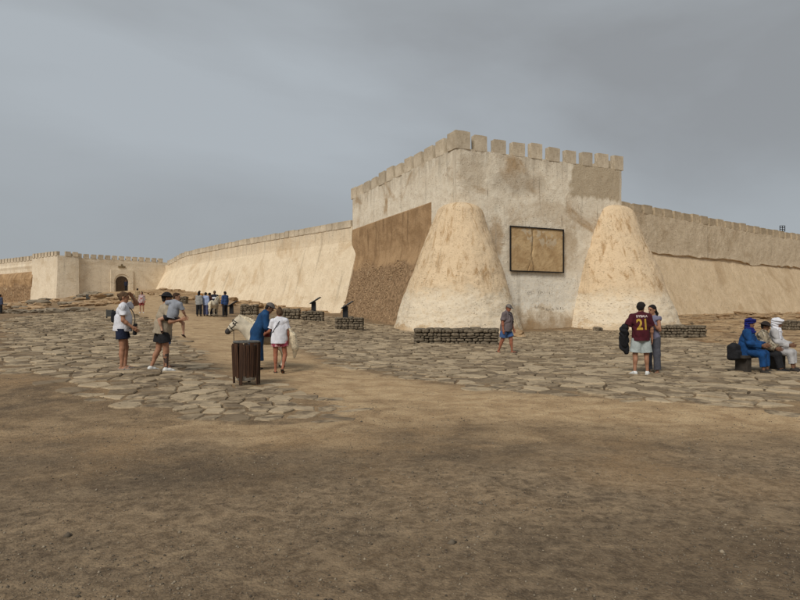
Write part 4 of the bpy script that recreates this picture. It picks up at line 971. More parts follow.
        t0 = w+d*.03*k+sd*.034*k; t1 = t0+nv(d*.8+sd*.75+pn*.25)*.04*k; r += [rc(t0-sd*.012*k, t1, .0125*k, .0105*k, k=.006), rc(t1, t1+nv(d+sd*.2+pn*.4)*.034*k, .0105*k, .0085*k, k=.003)]
        return r
    def body(s, tattoo=None, shoes=True, hands=True):
        k, J, g = s.k, s.J, s.g; gi = 0.5+0.5*g; r = s.torso(0.0)
        r += [rc(J['nb']-s.up*.02*k, J['head']-s.hu*.05*s.hk-s.hf*.015*k, .058*k*gi, .05*k)]+s.head_prims()
        for q in 'RL':
            r += [rc(J['s'+q], J['e'+q], .050*k*gi, .040*k*gi), rc(J['e'+q], J['w'+q], .041*k*gi, .026*k)]
            fm = J['e'+q]*.7+J['w'+q]*.3; r += [el(fm, (.042*k*gi,)*3)]
            r += [rc(J['h'+q], J['k'+q], .088*k*gi, .056*k*gi), rc(J['k'+q], J['a'+q], .052*k*gi, .034*k)]
            sh = nv(J['a'+q]-J['k'+q]); bk = -nv(J['f'+q]-sh*(J['f'+q]@sh)); cm = J['k'+q]*.70+J['a'+q]*.30+bk*.018*k; B = basis(np.cross(sh, bk), bk, sh); r += [el(cm, (.05*k*gi, .052*k*gi, .11*k), B)]
            ft = J['f'+q]; fu = nv(np.array([0, 0, 1])-ft*ft[2]); sd = np.cross(ft, fu); hl = J['a'+q]-fu*.05*k-ft*.035*k; B = basis(sd, ft, fu)
            r += [rc(hl, J['a'+q]+ft*.08*k-fu*.055*k, .030*k, .028*k, flat=None), rc(J['a'+q]+ft*.05*k-fu*.058*k, J['a'+q]+ft*.165*k-fu*.068*k, .032*k, .016*k, k=.02)]
            if hands: r += s.hand_prims(q)
        c, u, f, h, hk = J['head'], s.hu, s.hf, s.hr, s.hk
        eyes = [c+f*.092*hk+h*q*.032*hk+u*.008*hk for q in (1, -1)]; lip = c+f*.096*hk-u*.062*hk
        def mif(C):
            m = np.zeros(len(C), int)
            for e in eyes: m[np.linalg.norm(C-e, axis=1) < .0155*hk] = 1
            dl = (C-lip); m[(np.abs(dl@h) < .024*hk) & (np.abs(dl@u) < .008*hk) & (np.abs(dl@f) < .02*hk)] = 2
            for (a, b, ra) in (tattoo(J) if tattoo else []):
                ba = b-a; t = np.clip(((C-a)@ba)/(ba@ba), 0, 1); d = np.linalg.norm(C-a-ba*t[:, None], axis=1); m[(d < ra) & (t > 0.02) & (t < 0.98) & (fbm(C*22, 2) > -0.28)] = 3
            return m
        sk = skin_mat('skin_'+s.skin, SK[s.skin])
        return s.add('body', r, sk, 0.028, mats=[sk, M_DARKEYE, M_LIP, M_TATTOO], mif=mif)
    def shirt(s, mat, sleeve=0.62, inf=0.016, hem=-0.10, loose=0.03, name='shirt', amp=0.012, fine=0.0):
        k, J, g = s.k, s.J, s.g; gi = 0.5+0.5*g; r = s.torso(inf*k); up = s.up; B = basis(s.rt, s.fw, up)
        hwd = (.160 if s.fem else .152)*k*gi+inf+loose*.6; r.append(rc(J['waist']+up*.05*k+s.fw*.01*k*g, J['P']+up*(hem-.12)*k+s.fw*.005*k, hwd*.96, hwd*1.04, flat=(s.fw, min(.98, .86*g))))
        for q in 'RL':
            a, e, w = J['s'+q], J['e'+q], J['w'+q]; d = nv(e-a)
            if sleeve <= 0: continue
            if sleeve <= 1: p = a+(e-a)*sleeve; r.append(rc(a, a+(e-a)*min(1.2, sleeve+.3), .056*k*gi+inf, .055*k*gi+inf+.012*k, cuts=[(d, p)], k=.035))
            else:
                r.append(rc(a, e, .054*k*gi+inf, .048*k*gi+inf, k=.035)); d2 = nv(w-e); p = e+(w-e)*min(1, sleeve-1); r.append(rc(e, w+d2*.05, .048*k*gi+inf, .040*k+inf+.008, cuts=[(d2, p)], k=.03))
        neckc = J['nb']+up*.055*k
        sub = [el(J['nb']+up*.085*k+s.fw*.045*k, (.06*k, .07*k, .055*k), B, sub=True)]
        return s.add(name, r+sub, mat, 0.03, noise=lambda p: folds(p, amp, s.J['head'][2]*7), cuts=[(-up, J['P']+up*hem*k)])
    def shorts(s, mat, frac=0.85, inf=0.018, flare=0.03, name='shorts', amp=0.004, top=-.035):
        k, J, g = s.k, s.J, s.g; gi = 0.5+0.5*g; B = basis(s.rt, s.fw, s.up); hw = .178 if s.fem else .165
        r = [el(J['P']+s.up*.02*k, (hw*k*gi+inf, .122*k*g+inf, .14*k+inf), B)]
        for q in 'RL':
            h, kn, a = J['h'+q], J['k'+q], J['a'+q]
            if frac <= 1: d = nv(kn-h); p = h+(kn-h)*frac; r.append(rc(h, h+(kn-h)*(frac+.25), .092*k*gi+inf, .072*k*gi+inf+flare, cuts=[(d, p)], k=.03))
            else:
                d = nv(a-kn); p = kn+(a-kn)*(frac-1); r += [rc(h, kn, .092*k*gi+inf, .062*k*gi+inf+flare*.5, k=.03), rc(kn, a+d*.06*k, .062*k*gi+inf+flare*.5, .044*k+inf+flare, cuts=[(d, p)], k=.03)]
        return s.add(name, r, mat, 0.03, noise=lambda p: folds(p, amp, 3.1), cuts=[(s.up, J['P']+s.up*top*k)])
    def shoes(s, mat, sole=None, sandal=False):
        k, J = s.k, s.J
        for q in 'RL':
            ft = J['f'+q]; fu = nv(np.array([0, 0, 1])-ft*ft[2]); sd = np.cross(ft, fu); B = basis(sd, ft, fu); a = J['a'+q]; fl = a-fu*.083*k
            sole_p = [bxs(fl+ft*.055*k+fu*.010*k, (.046*k, .140*k, .013*k), B, .012*k)]
            if sandal:
                s.add('sandal', sole_p+[rc(fl+ft*.07*k-sd*.05*k+fu*.02*k, fl+ft*.09*k+fu*.062*k, .008*k), rc(fl+ft*.07*k+sd*.05*k+fu*.02*k, fl+ft*.09*k+fu*.062*k, .008*k)], mat, 0.008)
            else:
                up_ = [rc(a-fu*.045*k-ft*.035*k, a-fu*.048*k+ft*.07*k, .044*k, .043*k), rc(a-fu*.052*k+ft*.05*k, a-fu*.060*k+ft*.15*k, .042*k, .027*k), rc(a-fu*.02*k-ft*.01*k, a-fu*.04*k, .046*k, .045*k, cuts=[(fu, a+fu*.01*k)])]
                o = s.add('shoe', up_, mat, 0.015, cuts=[(-fu, fl+fu*.008*k)])
                V, F = sdf_mesh(sole_p, s.vox, 0.01); link('sole', mesh_np('sole', V, F, [sole or mat], smooth=True), o)
    def hair(s, mat, long=0.0, bun=None, tail=0.0, vol=0.014, name='hair'):
        c, u, f, r, k = s.J['head'], s.hu, s.hf, s.hr, s.hk; B = basis(r, f, u); v = vol*k
        cut = [(f*.75-u*.66, c+f*.05*k+u*.045*k)]
        P = [el(c+u*.03*k-f*.004*k, (.077*k+v, .098*k+v, .09*k+v), B, cuts=cut), el(c-f*.045*k-u*.03*k, (.062*k+v, .045*k+v, .06*k), B, cuts=cut)]
        if long: P += [rc(c-f*.05*k, c-f*.075*k-u*long, .075*k, .05*k, flat=(f, .55)), rc(c-f*.02*k+r*.06*k, c-f*.03*k+r*.07*k-u*long*.8, .035*k, .025*k), rc(c-f*.02*k-r*.06*k, c-f*.03*k-r*.07*k-u*long*.8, .035*k, .025*k)]
        if bun: P += [el(c-f*bun[0]*k+u*bun[1]*k, (.05*k,)*3, k=.015)]
        if tail: P += [rc(c-f*.10*k+u*.03*k, c-f*.15*k-u*tail*.4, .03*k, .034*k), rc(c-f*.15*k-u*tail*.4, c-f*.13*k-u*tail, .034*k, .012*k)]
        return s.add(name, P, mat, 0.02, noise=lambda p: 0.016*fbm(p*np.array([26, 26, 18.]), 3))
    def cap(s, mat, brim='front', vol=0.02, name='cap', height=0.03):
        c, u, f, r, k = s.J['head'], s.hu, s.hf, s.hr, s.hk; B = basis(r, f, u); v = vol*k; P = [el(c+u*.032*k, (.077*k+v, .098*k+v, .092*k+v), B, cuts=[(-u-f*.12, c+u*height*k)])]
        if brim == 'front': P.append(el(c+f*.125*k+u*.052*k, (.078*k, .085*k, .011*k), basis(r, nv(f-u*.22), nv(u+f*.22)), cuts=[(-f, c+f*.055*k)], k=.01))
        if brim == 'round': P.append(el(c+u*.05*k, (.165*k, .175*k, .013*k), B, k=.015))
        return s.add(name, P, mat, 0.012)
    def turban(s, mat, wrap=True, big=1.0):
        c, u, f, r, k = s.J['head'], s.hu, s.hf, s.hr, s.hk; B = basis(r, f, u)
        face = [el(c+f*.13*k-u*.012*k, (.062*k, .08*k, .058*k), B, sub=True)]
        P = [el(c+u*.055*k-f*.01*k, (.108*k*big, .128*k*big, .092*k*big), B), el(c+u*.075*k, (.118*k*big, .135*k*big, .052*k*big), basis(r, nv(f+u*.15), nv(u-f*.15)))]
        if wrap: P += [el(c-f*.035*k-u*.03*k, (.10*k, .10*k, .12*k), B), el(c-u*.135*k+f*.0*k, (.115*k, .115*k, .062*k), B), el(c-u*.20*k+f*.03*k, (.15*k, .13*k, .06*k), B)]
        ridg = lambda p: 0.007*np.sin(((p-c)@u)*95+((p-c)@r)*34+3*fbm(p*6, 2))+0.004*fbm(p*18, 2)
        return s.add('turban', P+face, mat, 0.03, noise=ridg)
    def W(s, p): return np.array(s.mw @ Vector(tuple(p)))
    def strap(s, name, pts, mat, label, cat, r=0.012):      # worn item built in body space, top-level
        pass
def worn(fig, name, prims_or_mb, mat, label, cat, k=0.01, vox=0.008, extra=(), rough=0.004):
    """a bag or strap carried by a figure: its own top-level thing, placed through the figure's frame. extra: (part name, MB, material)"""
    if isinstance(prims_or_mb, list): V, F = sdf_mesh(prims_or_mb, vox, k, noise=lambda p: folds(p, rough, 5.0, 13)); c = V.mean(0); c[2] = V[:, 2].min()
    else: V = np.array(prims_or_mb.v); c = V.mean(0); c[2] = V[:, 2].min(); F = prims_or_mb.f
    w = fig.W(c); root = empty(name, tuple(w), fig.rz); tag(root, label, cat)
    me = mesh_np('bag_body', V-c, F, [mat], smooth=isinstance(prims_or_mb, list))
    if not isinstance(prims_or_mb, list): fix_normals(me)
    link('bag_body' if 'bag' in name or 'pack' in name or 'pouch' in name else 'cloth', me, root)
    for (pn, mb, m2) in extra:
        me = mb.mesh(pn, m2); me.transform(Matrix.Translation(tuple(-c))); link(pn, me, root)
    return root
def loop_strap(fig, a, b, g_inf=0.03, n=28, w=0.016, side=1):
    """strap from point a over the chest and back round to b: an ellipse hugging the torso"""
    mb = MB(); J = fig.J; pts = []
    c = (np.asarray(a)+np.asarray(b))/2; ax = (np.asarray(a)-np.asarray(b))/2
    d = 0.115*fig.k*(0.5+0.5*fig.g)+g_inf
    for i in range(n):
        t = 2*math.pi*i/n; pts.append(c+ax*math.cos(t)+fig.fw*d*1.12*math.sin(t))
    mb.tube([tuple(p) for p in pts], w*0.6, 6, closed=True); return mb

# ------------------------------------------------------------------ dry-stone plinths, bins, panels, bench
M_DSTONE = obj_rock_mat('plinth_stone', (0.085, 0.066, 0.044), (0.29, 0.232, 0.16), (0.022, 0.016, 0.011), 2.2)
M_CORE = flat_mat('plinth_core', (0.03, 0.023, 0.016), 0.95, 0.3, 6)
SPOOL = []
for i in range(6):
    me = rough_block(i+40, 3, 0.09, 0.5); me.materials.append(M_DSTONE); SPOOL.append(me)
def plinth(px0, px1, pyb, h, depth, label, ang=0.0, d=None):
    p0 = hit((px0+px1)/2, pyb) if d is None else np.array(atd((px0+px1)/2, d)); w = (px1-px0)/FPX*p0[1]; z = gh(*p0)
    root = empty('stone_plinth', (p0[0], p0[1]+depth/2, z), ang); tag(root, label, 'stone wall')
    mb = MB(); mb.box((0, 0, h/2-.04), (w/2-.10, depth/2-.10, h/2-.03)); link('core', mb.mesh('core', M_CORE), root)
    def face(length, fx):       # courses of unequal stones along one face
        zc = -0.08
        while zc < h-0.03:
            ch = min(random.uniform(.09, .23), h-zc+0.02); x = -length/2
            while x < length/2-0.02:
                sw = min(random.choice((random.uniform(.12, .24), random.uniform(.2, .5))), length/2-x)
                if length/2-x-sw < 0.1: sw = length/2-x
                loc, rz = fx(x+sw/2); o = link('stone', random.choice(SPOOL), root, (loc[0], loc[1], zc)); o.scale = (sw*random.uniform(.88, 1.05), random.uniform(.2, .32), ch*random.uniform(.82, 1.12))
                o.rotation_euler = (random.uniform(-.10, .10), random.uniform(-.11, .11), rz+random.uniform(-.14, .14)+random.choice((0, math.pi))); x += sw
            zc += ch
    face(w, lambda x: ((x, -depth/2+.11+random.uniform(-.02, .02)), 0)); face(depth-.2, lambda x: ((-w/2+.11, x), math.pi/2)); face(depth-.2, lambda x: ((w/2-.11, x), math.pi/2))
    x = -w/2                    # cap stones
    while x < w/2-.02:
        sw = min(random.uniform(.3, .6), w/2-x); o = link('cap_stone', random.choice(SPOOL), root, (x+sw/2, 0, h-.07)); o.scale = (sw*.97, depth*random.uniform(.82, 1.0), random.uniform(.07, .17)); o.rotation_euler = (random.uniform(-.03, .03), random.uniform(-.06, .06), random.uniform(-.05, .05)); x += sw
    return root, p0, z
pl1, _, _ = plinth(415, 499, 345.0, 0.68, 0.8, 'long low dry-stone bench at the foot of the cone buttress beside the walking man')
pl2, _, _ = plinth(662, 707, 338.5, 0.66, 0.8, 'low dry-stone block below the long ochre wall behind the couple')
pl3, a3, z3 = plinth(335, 363, 331.0, 0.72, 0.9, 'dry-stone plinth with an information panel below the brown plaster wall')
pl4, a4, z4 = plinth(301, 323, 322.0, 0.66, 0.9, 'dry-stone plinth with an information panel below the pale wall by the tower')
pl5, a5, z5 = plinth(281, 299, 319.5, 0.70, 0.8, 'dry-stone plinth without a panel behind the girl in white')
pl6, a6, z6 = plinth(240, 257, 315.5, 0.75, 0.8, 'dry-stone plinth without a panel behind the man in blue')
pl7, a7, z7 = plinth(786, 812, 327.5, 0.6, 0.8, 'dry-stone block on the ledge behind the seated men')
pl8, a8, z8 = plinth(131, 142, 297.0, 0.7, 0.8, 'dry-stone plinth beside the sandy path below the gate', d=72)
pl9, a9, z9 = plinth(176, 186, 299.5, 0.7, 0.8, 'dry-stone plinth below the pale wall behind the father', d=62)
M_BLACK = flat_mat('black_metal', (0.016, 0.016, 0.018), 0.45); M_PANEL = flat_mat('panel_face', (0.20, 0.24, 0.28), 0.15, 0.15)
def lectern(x, y, z, label):
    root = empty('information_panel', (x, y, z), 0.0); tag(root, label, 'information panel')
    mb = MB(); mb.box((0, 0, .36), (.16, .08, .36), taper=0.92); link('post', mb.mesh('post', M_BLACK, bevel=.008), root)
    R = Matrix.Rotation(math.radians(-32), 3, 'Y')
    mb = MB(); mb.box((.12, 0, .80), (.42, .34, .022), R); p = link('panel', mb.mesh('panel', M_BLACK, bevel=.006), root)
    mb = MB(); mb.box((.106, 0, .826), (.38, .30, .008), R); link('panel_face', mb.mesh('panel_face', M_PANEL), p)
lectern(a3[0]-.25, a3[1]+.45, z3+.70, 'slanted information panel on the plinth below the brown plaster wall')
lectern(a4[0]+.05, a4[1]+.45, z4+.64, 'slanted information panel on the plinth below the pale wall by the tower')
p = hit(231.5, 308.5) if False else np.array(atd(231.5, 47)); lectern(p[0], p[1], gh(*p), 'slanted information panel standing on the ground beside the man in the blue jacket')

def litter_box(px, d, w, h, label):
    x, y = atd(px, d); root = empty('litter_bin', (x, y, gh(x, y))); tag(root, label, 'bin', 'metal litter bins by the path')
    mb = MB(); mb.box((0, 0, h*.6), (w/2, w*.4, h*.38), taper=1.05); b_ = link('bin_body', mb.mesh('bin_body', flat_mat('bin_metal', (0.055, 0.055, 0.05), .5), bevel=.01), root)
    for sx in (-1, 1): mb = MB(); mb.box((sx*(w/2+.03), 0, h*.52), (.025, .03, h*.52)); link('post', mb.mesh('post', M_BLACK), root)
litter_box(110, 36, .34, .52, 'small dark metal litter bin on the paving beside the sandy path')
litter_box(89, 80, .6, .75, 'small dark metal litter bin on the rocky slope below the gate wall')

# slatted wooden bin
def slat_bin():
    p = hit(246.5, 385); root = empty('slatted_bin', (p[0], p[1], gh(*p)), 0.2); tag(root, 'round litter bin of dark wooden slats in front of the pony', 'bin')
    n = 22; R0_ = 0.250
    b = NB('slat_wood'); v = b.obj(); r = b.rand(); g_ = b.noise(b.mapv(v, (9, 9, 1.0)), 3, 5, .7, .3)
    c = b.mix(b.rng(g_, .32, .68), (0.024, 0.011, 0.006), (0.092, 0.042, 0.021)); c = b.mix(b.rng(r, 0, 1, 0, .55, False), c, (0.026, 0.014, 0.008)); ms = b.done(c, b.bump(g_, .01, .7), .75)
    for i in range(n):
        a = 2*math.pi*i/n; h0 = random.uniform(.15, .20); h1 = random.uniform(.80, .87); w = random.uniform(.030, .037)
        if i % 5 == 0: h0 = 0.01
        mb = MB(); mb.box((0, 0, (h1-h0)/2), (w, .013, (h1-h0)/2)); me = mb.mesh('slat', ms, bevel=.004)
        rr = R0_+random.uniform(-.012, .010); o = link('slat', me, root, (rr*math.cos(a), rr*math.sin(a), h0)); o.rotation_euler = (random.uniform(-.02, .02)+.03, random.uniform(-.02, .02), a+math.pi/2)
    for z in (.28, .76): mb = MB(); mb.tube([((R0_-.022)*math.cos(q*.2618), (R0_-.022)*math.sin(q*.2618), z) for q in range(24)], .011, 6, closed=True); link('hoop', mb.mesh('hoop', M_BLACK), root)
    mb = MB(); mb.tube([((R0_+.004)*math.cos(q*.2618), (R0_+.004)*math.sin(q*.2618), .868) for q in range(24)], .02, 6, closed=True); link('rim', mb.mesh('rim', flat_mat('bin_rim', (0.12, 0.115, 0.105), .6)), root)
    V = []; F = []
    for j, (r_, z) in enumerate(((.17, .09), (.205, .19), (.205, .3), (.215, .8))):
        V += [(r_*math.cos(q*.2618), r_*math.sin(q*.2618), z+.012*math.sin(q*3)) for q in range(24)]
    for j in range(3):
        F += [[j*24+q, j*24+(q+1) % 24, (j+1)*24+(q+1) % 24, (j+1)*24+q] for q in range(24)]
    F.append(list(range(24))[::-1]); link('liner', mesh_np('liner', V, F, [flat_mat('white_liner', (0.50, 0.49, 0.47), .6), flat_mat('bin_inner', (0.03, 0.026, 0.022), .7)], smooth=True, midx=[0]*24+[1]*48+[0]), root)
slat_bin()

# bench under the three seated men
BF = nv((.436, -.9, 0)); BS = nv((.9, .436, 0)); SITF = (.74, -.67)
bp = hit(760, 372.5); bench_c = np.array([bp[0], bp[1], gh(*bp)])
root = empty('bench', (bench_c[0]+.15, bench_c[1]+.22, bench_c[2]), math.atan2(BS[1], BS[0])); tag(root, 'dark bench under the three seated men', 'bench')
mb = MB(); mb.box((0, 0, .40), (.95, .20, .035)); link('seat', mb.mesh('seat', flat_mat('bench_dark', (0.045, 0.037, 0.03), .8, .3, 8), bevel=.008), root)
for sx in (-.7, .7): mb = MB(); mb.box((sx, 0, .18), (.09, .16, .19)); link('leg', mb.mesh('leg', _mc['bench_dark'], bevel=.008), root)
benchroot = root

# mast with a small lattice box behind the right wall's parapet
p = RC0-DRc*3+DRc*41.3; root = empty('signal_mast', (p[0]-NRc[0]*0.55, p[1]-NRc[1]*0.55, ZR)); tag(root, 'small dark lattice box on a short post above the long ochre wall parapet', 'antenna')
mb = MB(); mb.tube([(0, 0, 0), (0, 0, .9)], .04, 6); link('post', mb.mesh('post', M_BLACK), root)
for i in range(4): mb = MB(); mb.box((0, 0, .95+i*.22), (.30, .03, .03)); link('crossbar', mb.mesh('crossbar', M_BLACK), root)
for sx in (-.3, 0, .3): mb = MB(); mb.box((sx, 0, 1.28), (.03, .035, .36)); link('upright', mb.mesh('upright', M_BLACK), root)

# ------------------------------------------------------------------ people in the picture
def feet(px, py): return hit(px, py)
def height(px_h, p): return px_h*p[1]/FPX
WHITE = cloth_mat('white_cotton', (0.64, 0.64, 0.68), .12); NAVY = cloth_mat('navy_denim', (0.011, 0.015, 0.033), .35); BLACKC = cloth_mat('black_cloth', (0.014, 0.014, 0.016), .3)
BROWNH = cloth_mat('brown_hair', (0.085, 0.050, 0.027), .4); DARKH = cloth_mat('dark_hair', (0.014, 0.011, 0.010), .3); SHOEW = flat_mat('white_trainer', (0.62, 0.62, 0.60), .6, .15); SOLE = flat_mat('pale_sole', (0.40, 0.38, 0.34), .8)
SANDAL = flat_mat('pale_sandal', (0.34, 0.30, 0.26), .7); DSANDAL = flat_mat('dark_sandal', (0.03, 0.024, 0.02), .7)

# 1 woman in white T-shirt shading her eyes
p = feet(122, 369.5)
f = Fig('woman in white T-shirt and navy shorts shading her eyes with a raised hand', p, (1, .32), height(77, p), 'tan', 1.14, True, spine=(0, .05, 1), look=(.0, 1, -.12),
        arms={'R': ((.18, .10, -1), (-.1, .75, -.62)), 'L': ((-.35, .85, .30), (.55, -.30, .55))}, legs={'R': ((.03, .06, -1), (.02, -.05, -1)), 'L': ((-.05, .16, -1), (-.03, -.04, -1))}, palm={'L': (0, 0.3, -1)})
f.body(); f.shirt(WHITE, .62, .016, -.06, .02, amp=.012); f.shorts(NAVY, .52, .02, .035, top=.0); f.shoes(SANDAL, sandal=True); f.hair(BROWNH, bun=(.10, .03), vol=.014)
J = f.J
worn(f, 'backpack', [bxs(J['chest']-f.fw*.175-f.up*.10, (.10, .05, .13), basis(f.rt, f.fw, f.up), .045)], BLACKC, 'small black backpack worn by the woman shading her eyes', 'backpack')
sb = loop_strap(f, J['sL']+f.rt*.08+f.up*.04, J['P']+f.rt*.16+f.up*.06, .035)
worn(f, 'shoulder_bag', [bxs(J['P']+f.rt*.02+f.fw*.27-f.up*.01, (.10, .035, .13), basis(f.rt, f.fw, f.up), .03)], BLACKC, 'black pouch bag slung across the woman shading her eyes', 'bag', extra=[('strap', loop_strap(f, J['sL']+f.rt*.09+f.up*.05, J['P']+f.fw*.12+f.rt*.10, .05), BLACKC)])

# 2 father carrying a child
p = feet(162, 371.5)
fa = Fig('man in beige T-shirt and black shorts with a tattooed leg carrying a child', p, (.80, .60), height(79, p), 'tan', 1.10, spine=(.06, .14, 1), look=(.15, 1, -.05),
         arms={'R': ((.28, .10, -1), (.60, .66, .18)), 'L': ((-.18, -.16, -1), (-.06, .08, -1))}, legs={'R': ((.02, .14, -1), (.0, .02, -1)), 'L': ((-.06, -.10, -1), (-.05, -.40, -1))}, feet={'R': (.1, 1, 0), 'L': (-.15, 1, -.12)})
fa.body(tattoo=lambda J: [(J['kR']*.8+J['aR']*.2, J['aR'], .11), (J['sL'], J['wL'], .10)])
fa.shirt(cloth_mat('beige_cotton', (0.33, 0.275, 0.20), .12), .66, .02, -.09, .03, amp=.013); fa.shorts(BLACKC, .62, .02, .045); fa.shoes(SHOEW, SOLE); fa.hair(DARKH, vol=.008); fa.cap(BLACKC, 'round', .018, 'hat')
# the child on his arm
J = fa.J; cpos = fa.W(J['wR']+fa.fw*.05+fa.rt*.02)
ck = 1.02
ch = Fig('small child in grey T-shirt carried on the arm of the man in beige', (cpos[0]-.24, cpos[1]-.20), (-.55, .8), ck, 'light', 1.02, spine=(.22, .02, 1), look=(.95, .3, -.1), z=cpos[2]-.27, child=True,
         arms={'L': ((-.6, .6, -.1), (-.2, .9, .1)), 'R': ((.35, .2, -1), (.1, .6, -.6))}, legs={'L': ((-.85, -.05, -.30), (.30, -.02, -1)), 'R': ((.45, .45, -.55), (.0, .1, -1))}, feet={'L': (-.2, .9, -.4), 'R': (.1, .9, -.4)})
ch.root.location = (p[0]+.31, p[1]-.20, gh(*p)+1.25-ch.J['P'][2]); ch.root.rotation_euler = (0, 0, 0)
ch.body(); ch.shirt(cloth_mat('grey_cotton', (0.25, 0.265, 0.30), .12), .75, .016, -.10, .02); ch.shorts(BLACKC, .5, .012, .02); ch.hair(cloth_mat('child_hair', (0.055, 0.030, 0.018), .3), vol=.012); ch.shoes(DSANDAL, sandal=True)
# companion hidden behind the father
q = np.array([p[0]-.20, p[1]+.70]); g2 = Fig('person in blue shorts standing half hidden behind the man in beige', q, (.9, .3), 1.40, 'tan', .95, True, legs={'R': ((.03, .02, -1), (0, -.05, -1)), 'L': ((-.03, .1, -1), (0, 0, -1))})
g2.body(); g2.shirt(cloth_mat('taupe_cotton', (0.22, 0.18, 0.14), .1), .6); g2.shorts(cloth_mat('blue_denim', (0.05, 0.10, 0.22), .2), .5); g2.shoes(DSANDAL, sandal=True); g2.hair(BROWNH, long=.12)

# 3 man in the blue robe by the pony
BLUE = cloth_mat('blue_robe', (0.012, 0.050, 0.130), .25)
def robe(s, mat, hem=0.18, flare=0.20, sleeve=True, amp=0.009, name='robe'):
    k, J = s.k, s.J; g = 0.5+0.5*s.g; r = s.torso(.022*k); mid = (J['kR']+J['kL'])/2; an = (J['aR']+J['aL'])/2; bot = an+np.array([0, 0, hem*k-.08*k])
    r += [rc(J['waist'], mid*.6+J['P']*.4, .17*k*g, .21*k*g, flat=(s.fw, .8)), rc(mid*.6+J['P']*.4, bot-np.array([0, 0, .12]), .20*k*g, .20*k*g+flare*.35, flat=(s.fw, .8), cuts=[((0, 0, -1), bot)])]
    for q in 'RL':
        d = nv(J['w'+q]-J['e'+q]); r += [rc(J['s'+q], J['e'+q], .078*k, .070*k), rc(J['e'+q], J['w'+q]+d*.02, .070*k, .068*k, cuts=[(d, J['w'+q]-d*.02)])]
    r += [el(J['nb']+s.up*.10*k+s.fw*.02*k, (.062*k, .068*k, .06*k), basis(s.rt, s.fw, s.up), sub=True)]
    return s.add(name, r, mat, .045, noise=lambda p: folds(p, amp, 1.7, 6.5))
p = feet(256, 369)
m = Fig('man in long blue robe and cap leaning over beside the pony', p, (.93, .30), height(64, p)*1.09, 'brown', 1.05, spine=(.05, .48, 1), look=(.1, 1, -.45), neck=(0, .75, .75),
        arms={'R': ((.12, .15, -1), (-.1, .75, -.62)), 'L': ((-.12, .45, -1), (.1, .9, -.35))}, legs={'R': ((.03, -.05, -1), (0, -.12, -1)), 'L': ((-.03, .05, -1), (0, -.08, -1))})
m.body(); robe(m, BLUE, .22); m.shoes(DSANDAL, sandal=True); m.hair(DARKH, vol=.006); m.cap(cloth_mat('grey_cap', (0.13, 0.115, 0.105), .3), 'front')
mb = MB(); Jm = m.J; mb.tube([tuple(Jm['nb']+m.up*.045+m.rt*.07*math.cos(a*.5236)+m.fw*(.02+.075*math.sin(a*.5236))) for a in range(12)], .014, 6, closed=True)
link('collar', mb.mesh('collar', cloth_mat('red_trim', (0.25, 0.04, 0.03), .2), smooth=True), m.root)
# 4 girl in white by the pony, seen from behind
p = feet(279.5, 372.5)
gp = p
w = Fig('girl in white T-shirt and pink shorts seen from behind beside the pony', p, (-.18, 1), height(64, p), 'red', 1.0, True, spine=(0, .03, 1), look=(-.25, 1, -.2),
        arms={'L': ((-.38, .18, -1), (-.42, .75, -.25)), 'R': ((.20, -.02, -1), (.05, .12, -1))}, legs={'L': ((-.02, .04, -1), (-.0, -.03, -1)), 'R': ((.12, .0, -1), (-.18, -.55, -1))}, feet={'L': (-.05, 1, 0), 'R': (.1, .8, -.45)})
w.body(); w.shirt(WHITE, .72, .022, -.13, .04, amp=.014); w.shorts(cloth_mat('pink_print', (0.29, 0.045, 0.075), .3, pattern=((0.62, 0.36, 0.36), 16)), .45, .018, .035); w.shoes(DSANDAL, sandal=True); w.hair(BROWNH, bun=(.05, .12), vol=.012)
J = w.J; worn(w, 'shoulder_pouch', [bxs(J['P']-w.rt*.19+w.fw*.06+w.up*.10, (.04, .09, .06), basis(w.rt, w.fw, w.up), .02)], BLACKC, 'black sling pouch on the girl in white beside the pony', 'bag', extra=[('strap', loop_strap(w, J['sR']-w.rt*.11+w.up*.06, J['P']-w.rt*.175+w.up*.14, .022), BLACKC)])

# 5 man walking by the stone bench
p = feet(506, 353)
m7 = Fig('stout man in taupe shirt, denim shorts and cap walking past the dry-stone bench', p, (.75, -.66), height(49.5, p), 'red', 1.28, spine=(0, .08, 1), look=(.05, 1, -.35), neck=(0, .35, 1),
         arms={'R': ((.16, -.10, -1), (.05, .12, -1)), 'L': ((-.16, .16, -1), (.0, .35, -1))}, legs={'R': ((.02, -.20, -1), (.02, -.40, -1)), 'L': ((-.05, .36, -1), (-.04, .06, -1))}, feet={'R': (.1, 1, -.35), 'L': (-.1, 1, .12)})
m7.body(); m7.shirt(cloth_mat('taupe_shirt', (0.135, 0.108, 0.110), .15), .72, .024, -.12, .035, amp=.013); m7.shorts(cloth_mat('blue_denim', (0.05, 0.10, 0.22), .2), .78, .02, .03); m7.shoes(DSANDAL, sandal=True); m7.hair(DARKH, vol=.006); m7.cap(cloth_mat('grey_cap', (0.13, 0.115, 0.105), .3), 'front')
J = m7.J; worn(m7, 'shoulder_bag', [bxs(J['P']-m7.rt*.24+m7.fw*.02+m7.up*.16, (.05, .13, .11), basis(m7.rt, m7.fw, m7.up), .03)], BLACKC, 'dark shoulder bag on the stout walking man', 'bag', extra=[('strap', loop_strap(m7, J['sR']-m7.rt*.10+m7.up*.05, J['P']-m7.rt*.22+m7.up*.18, .07), BLACKC)])

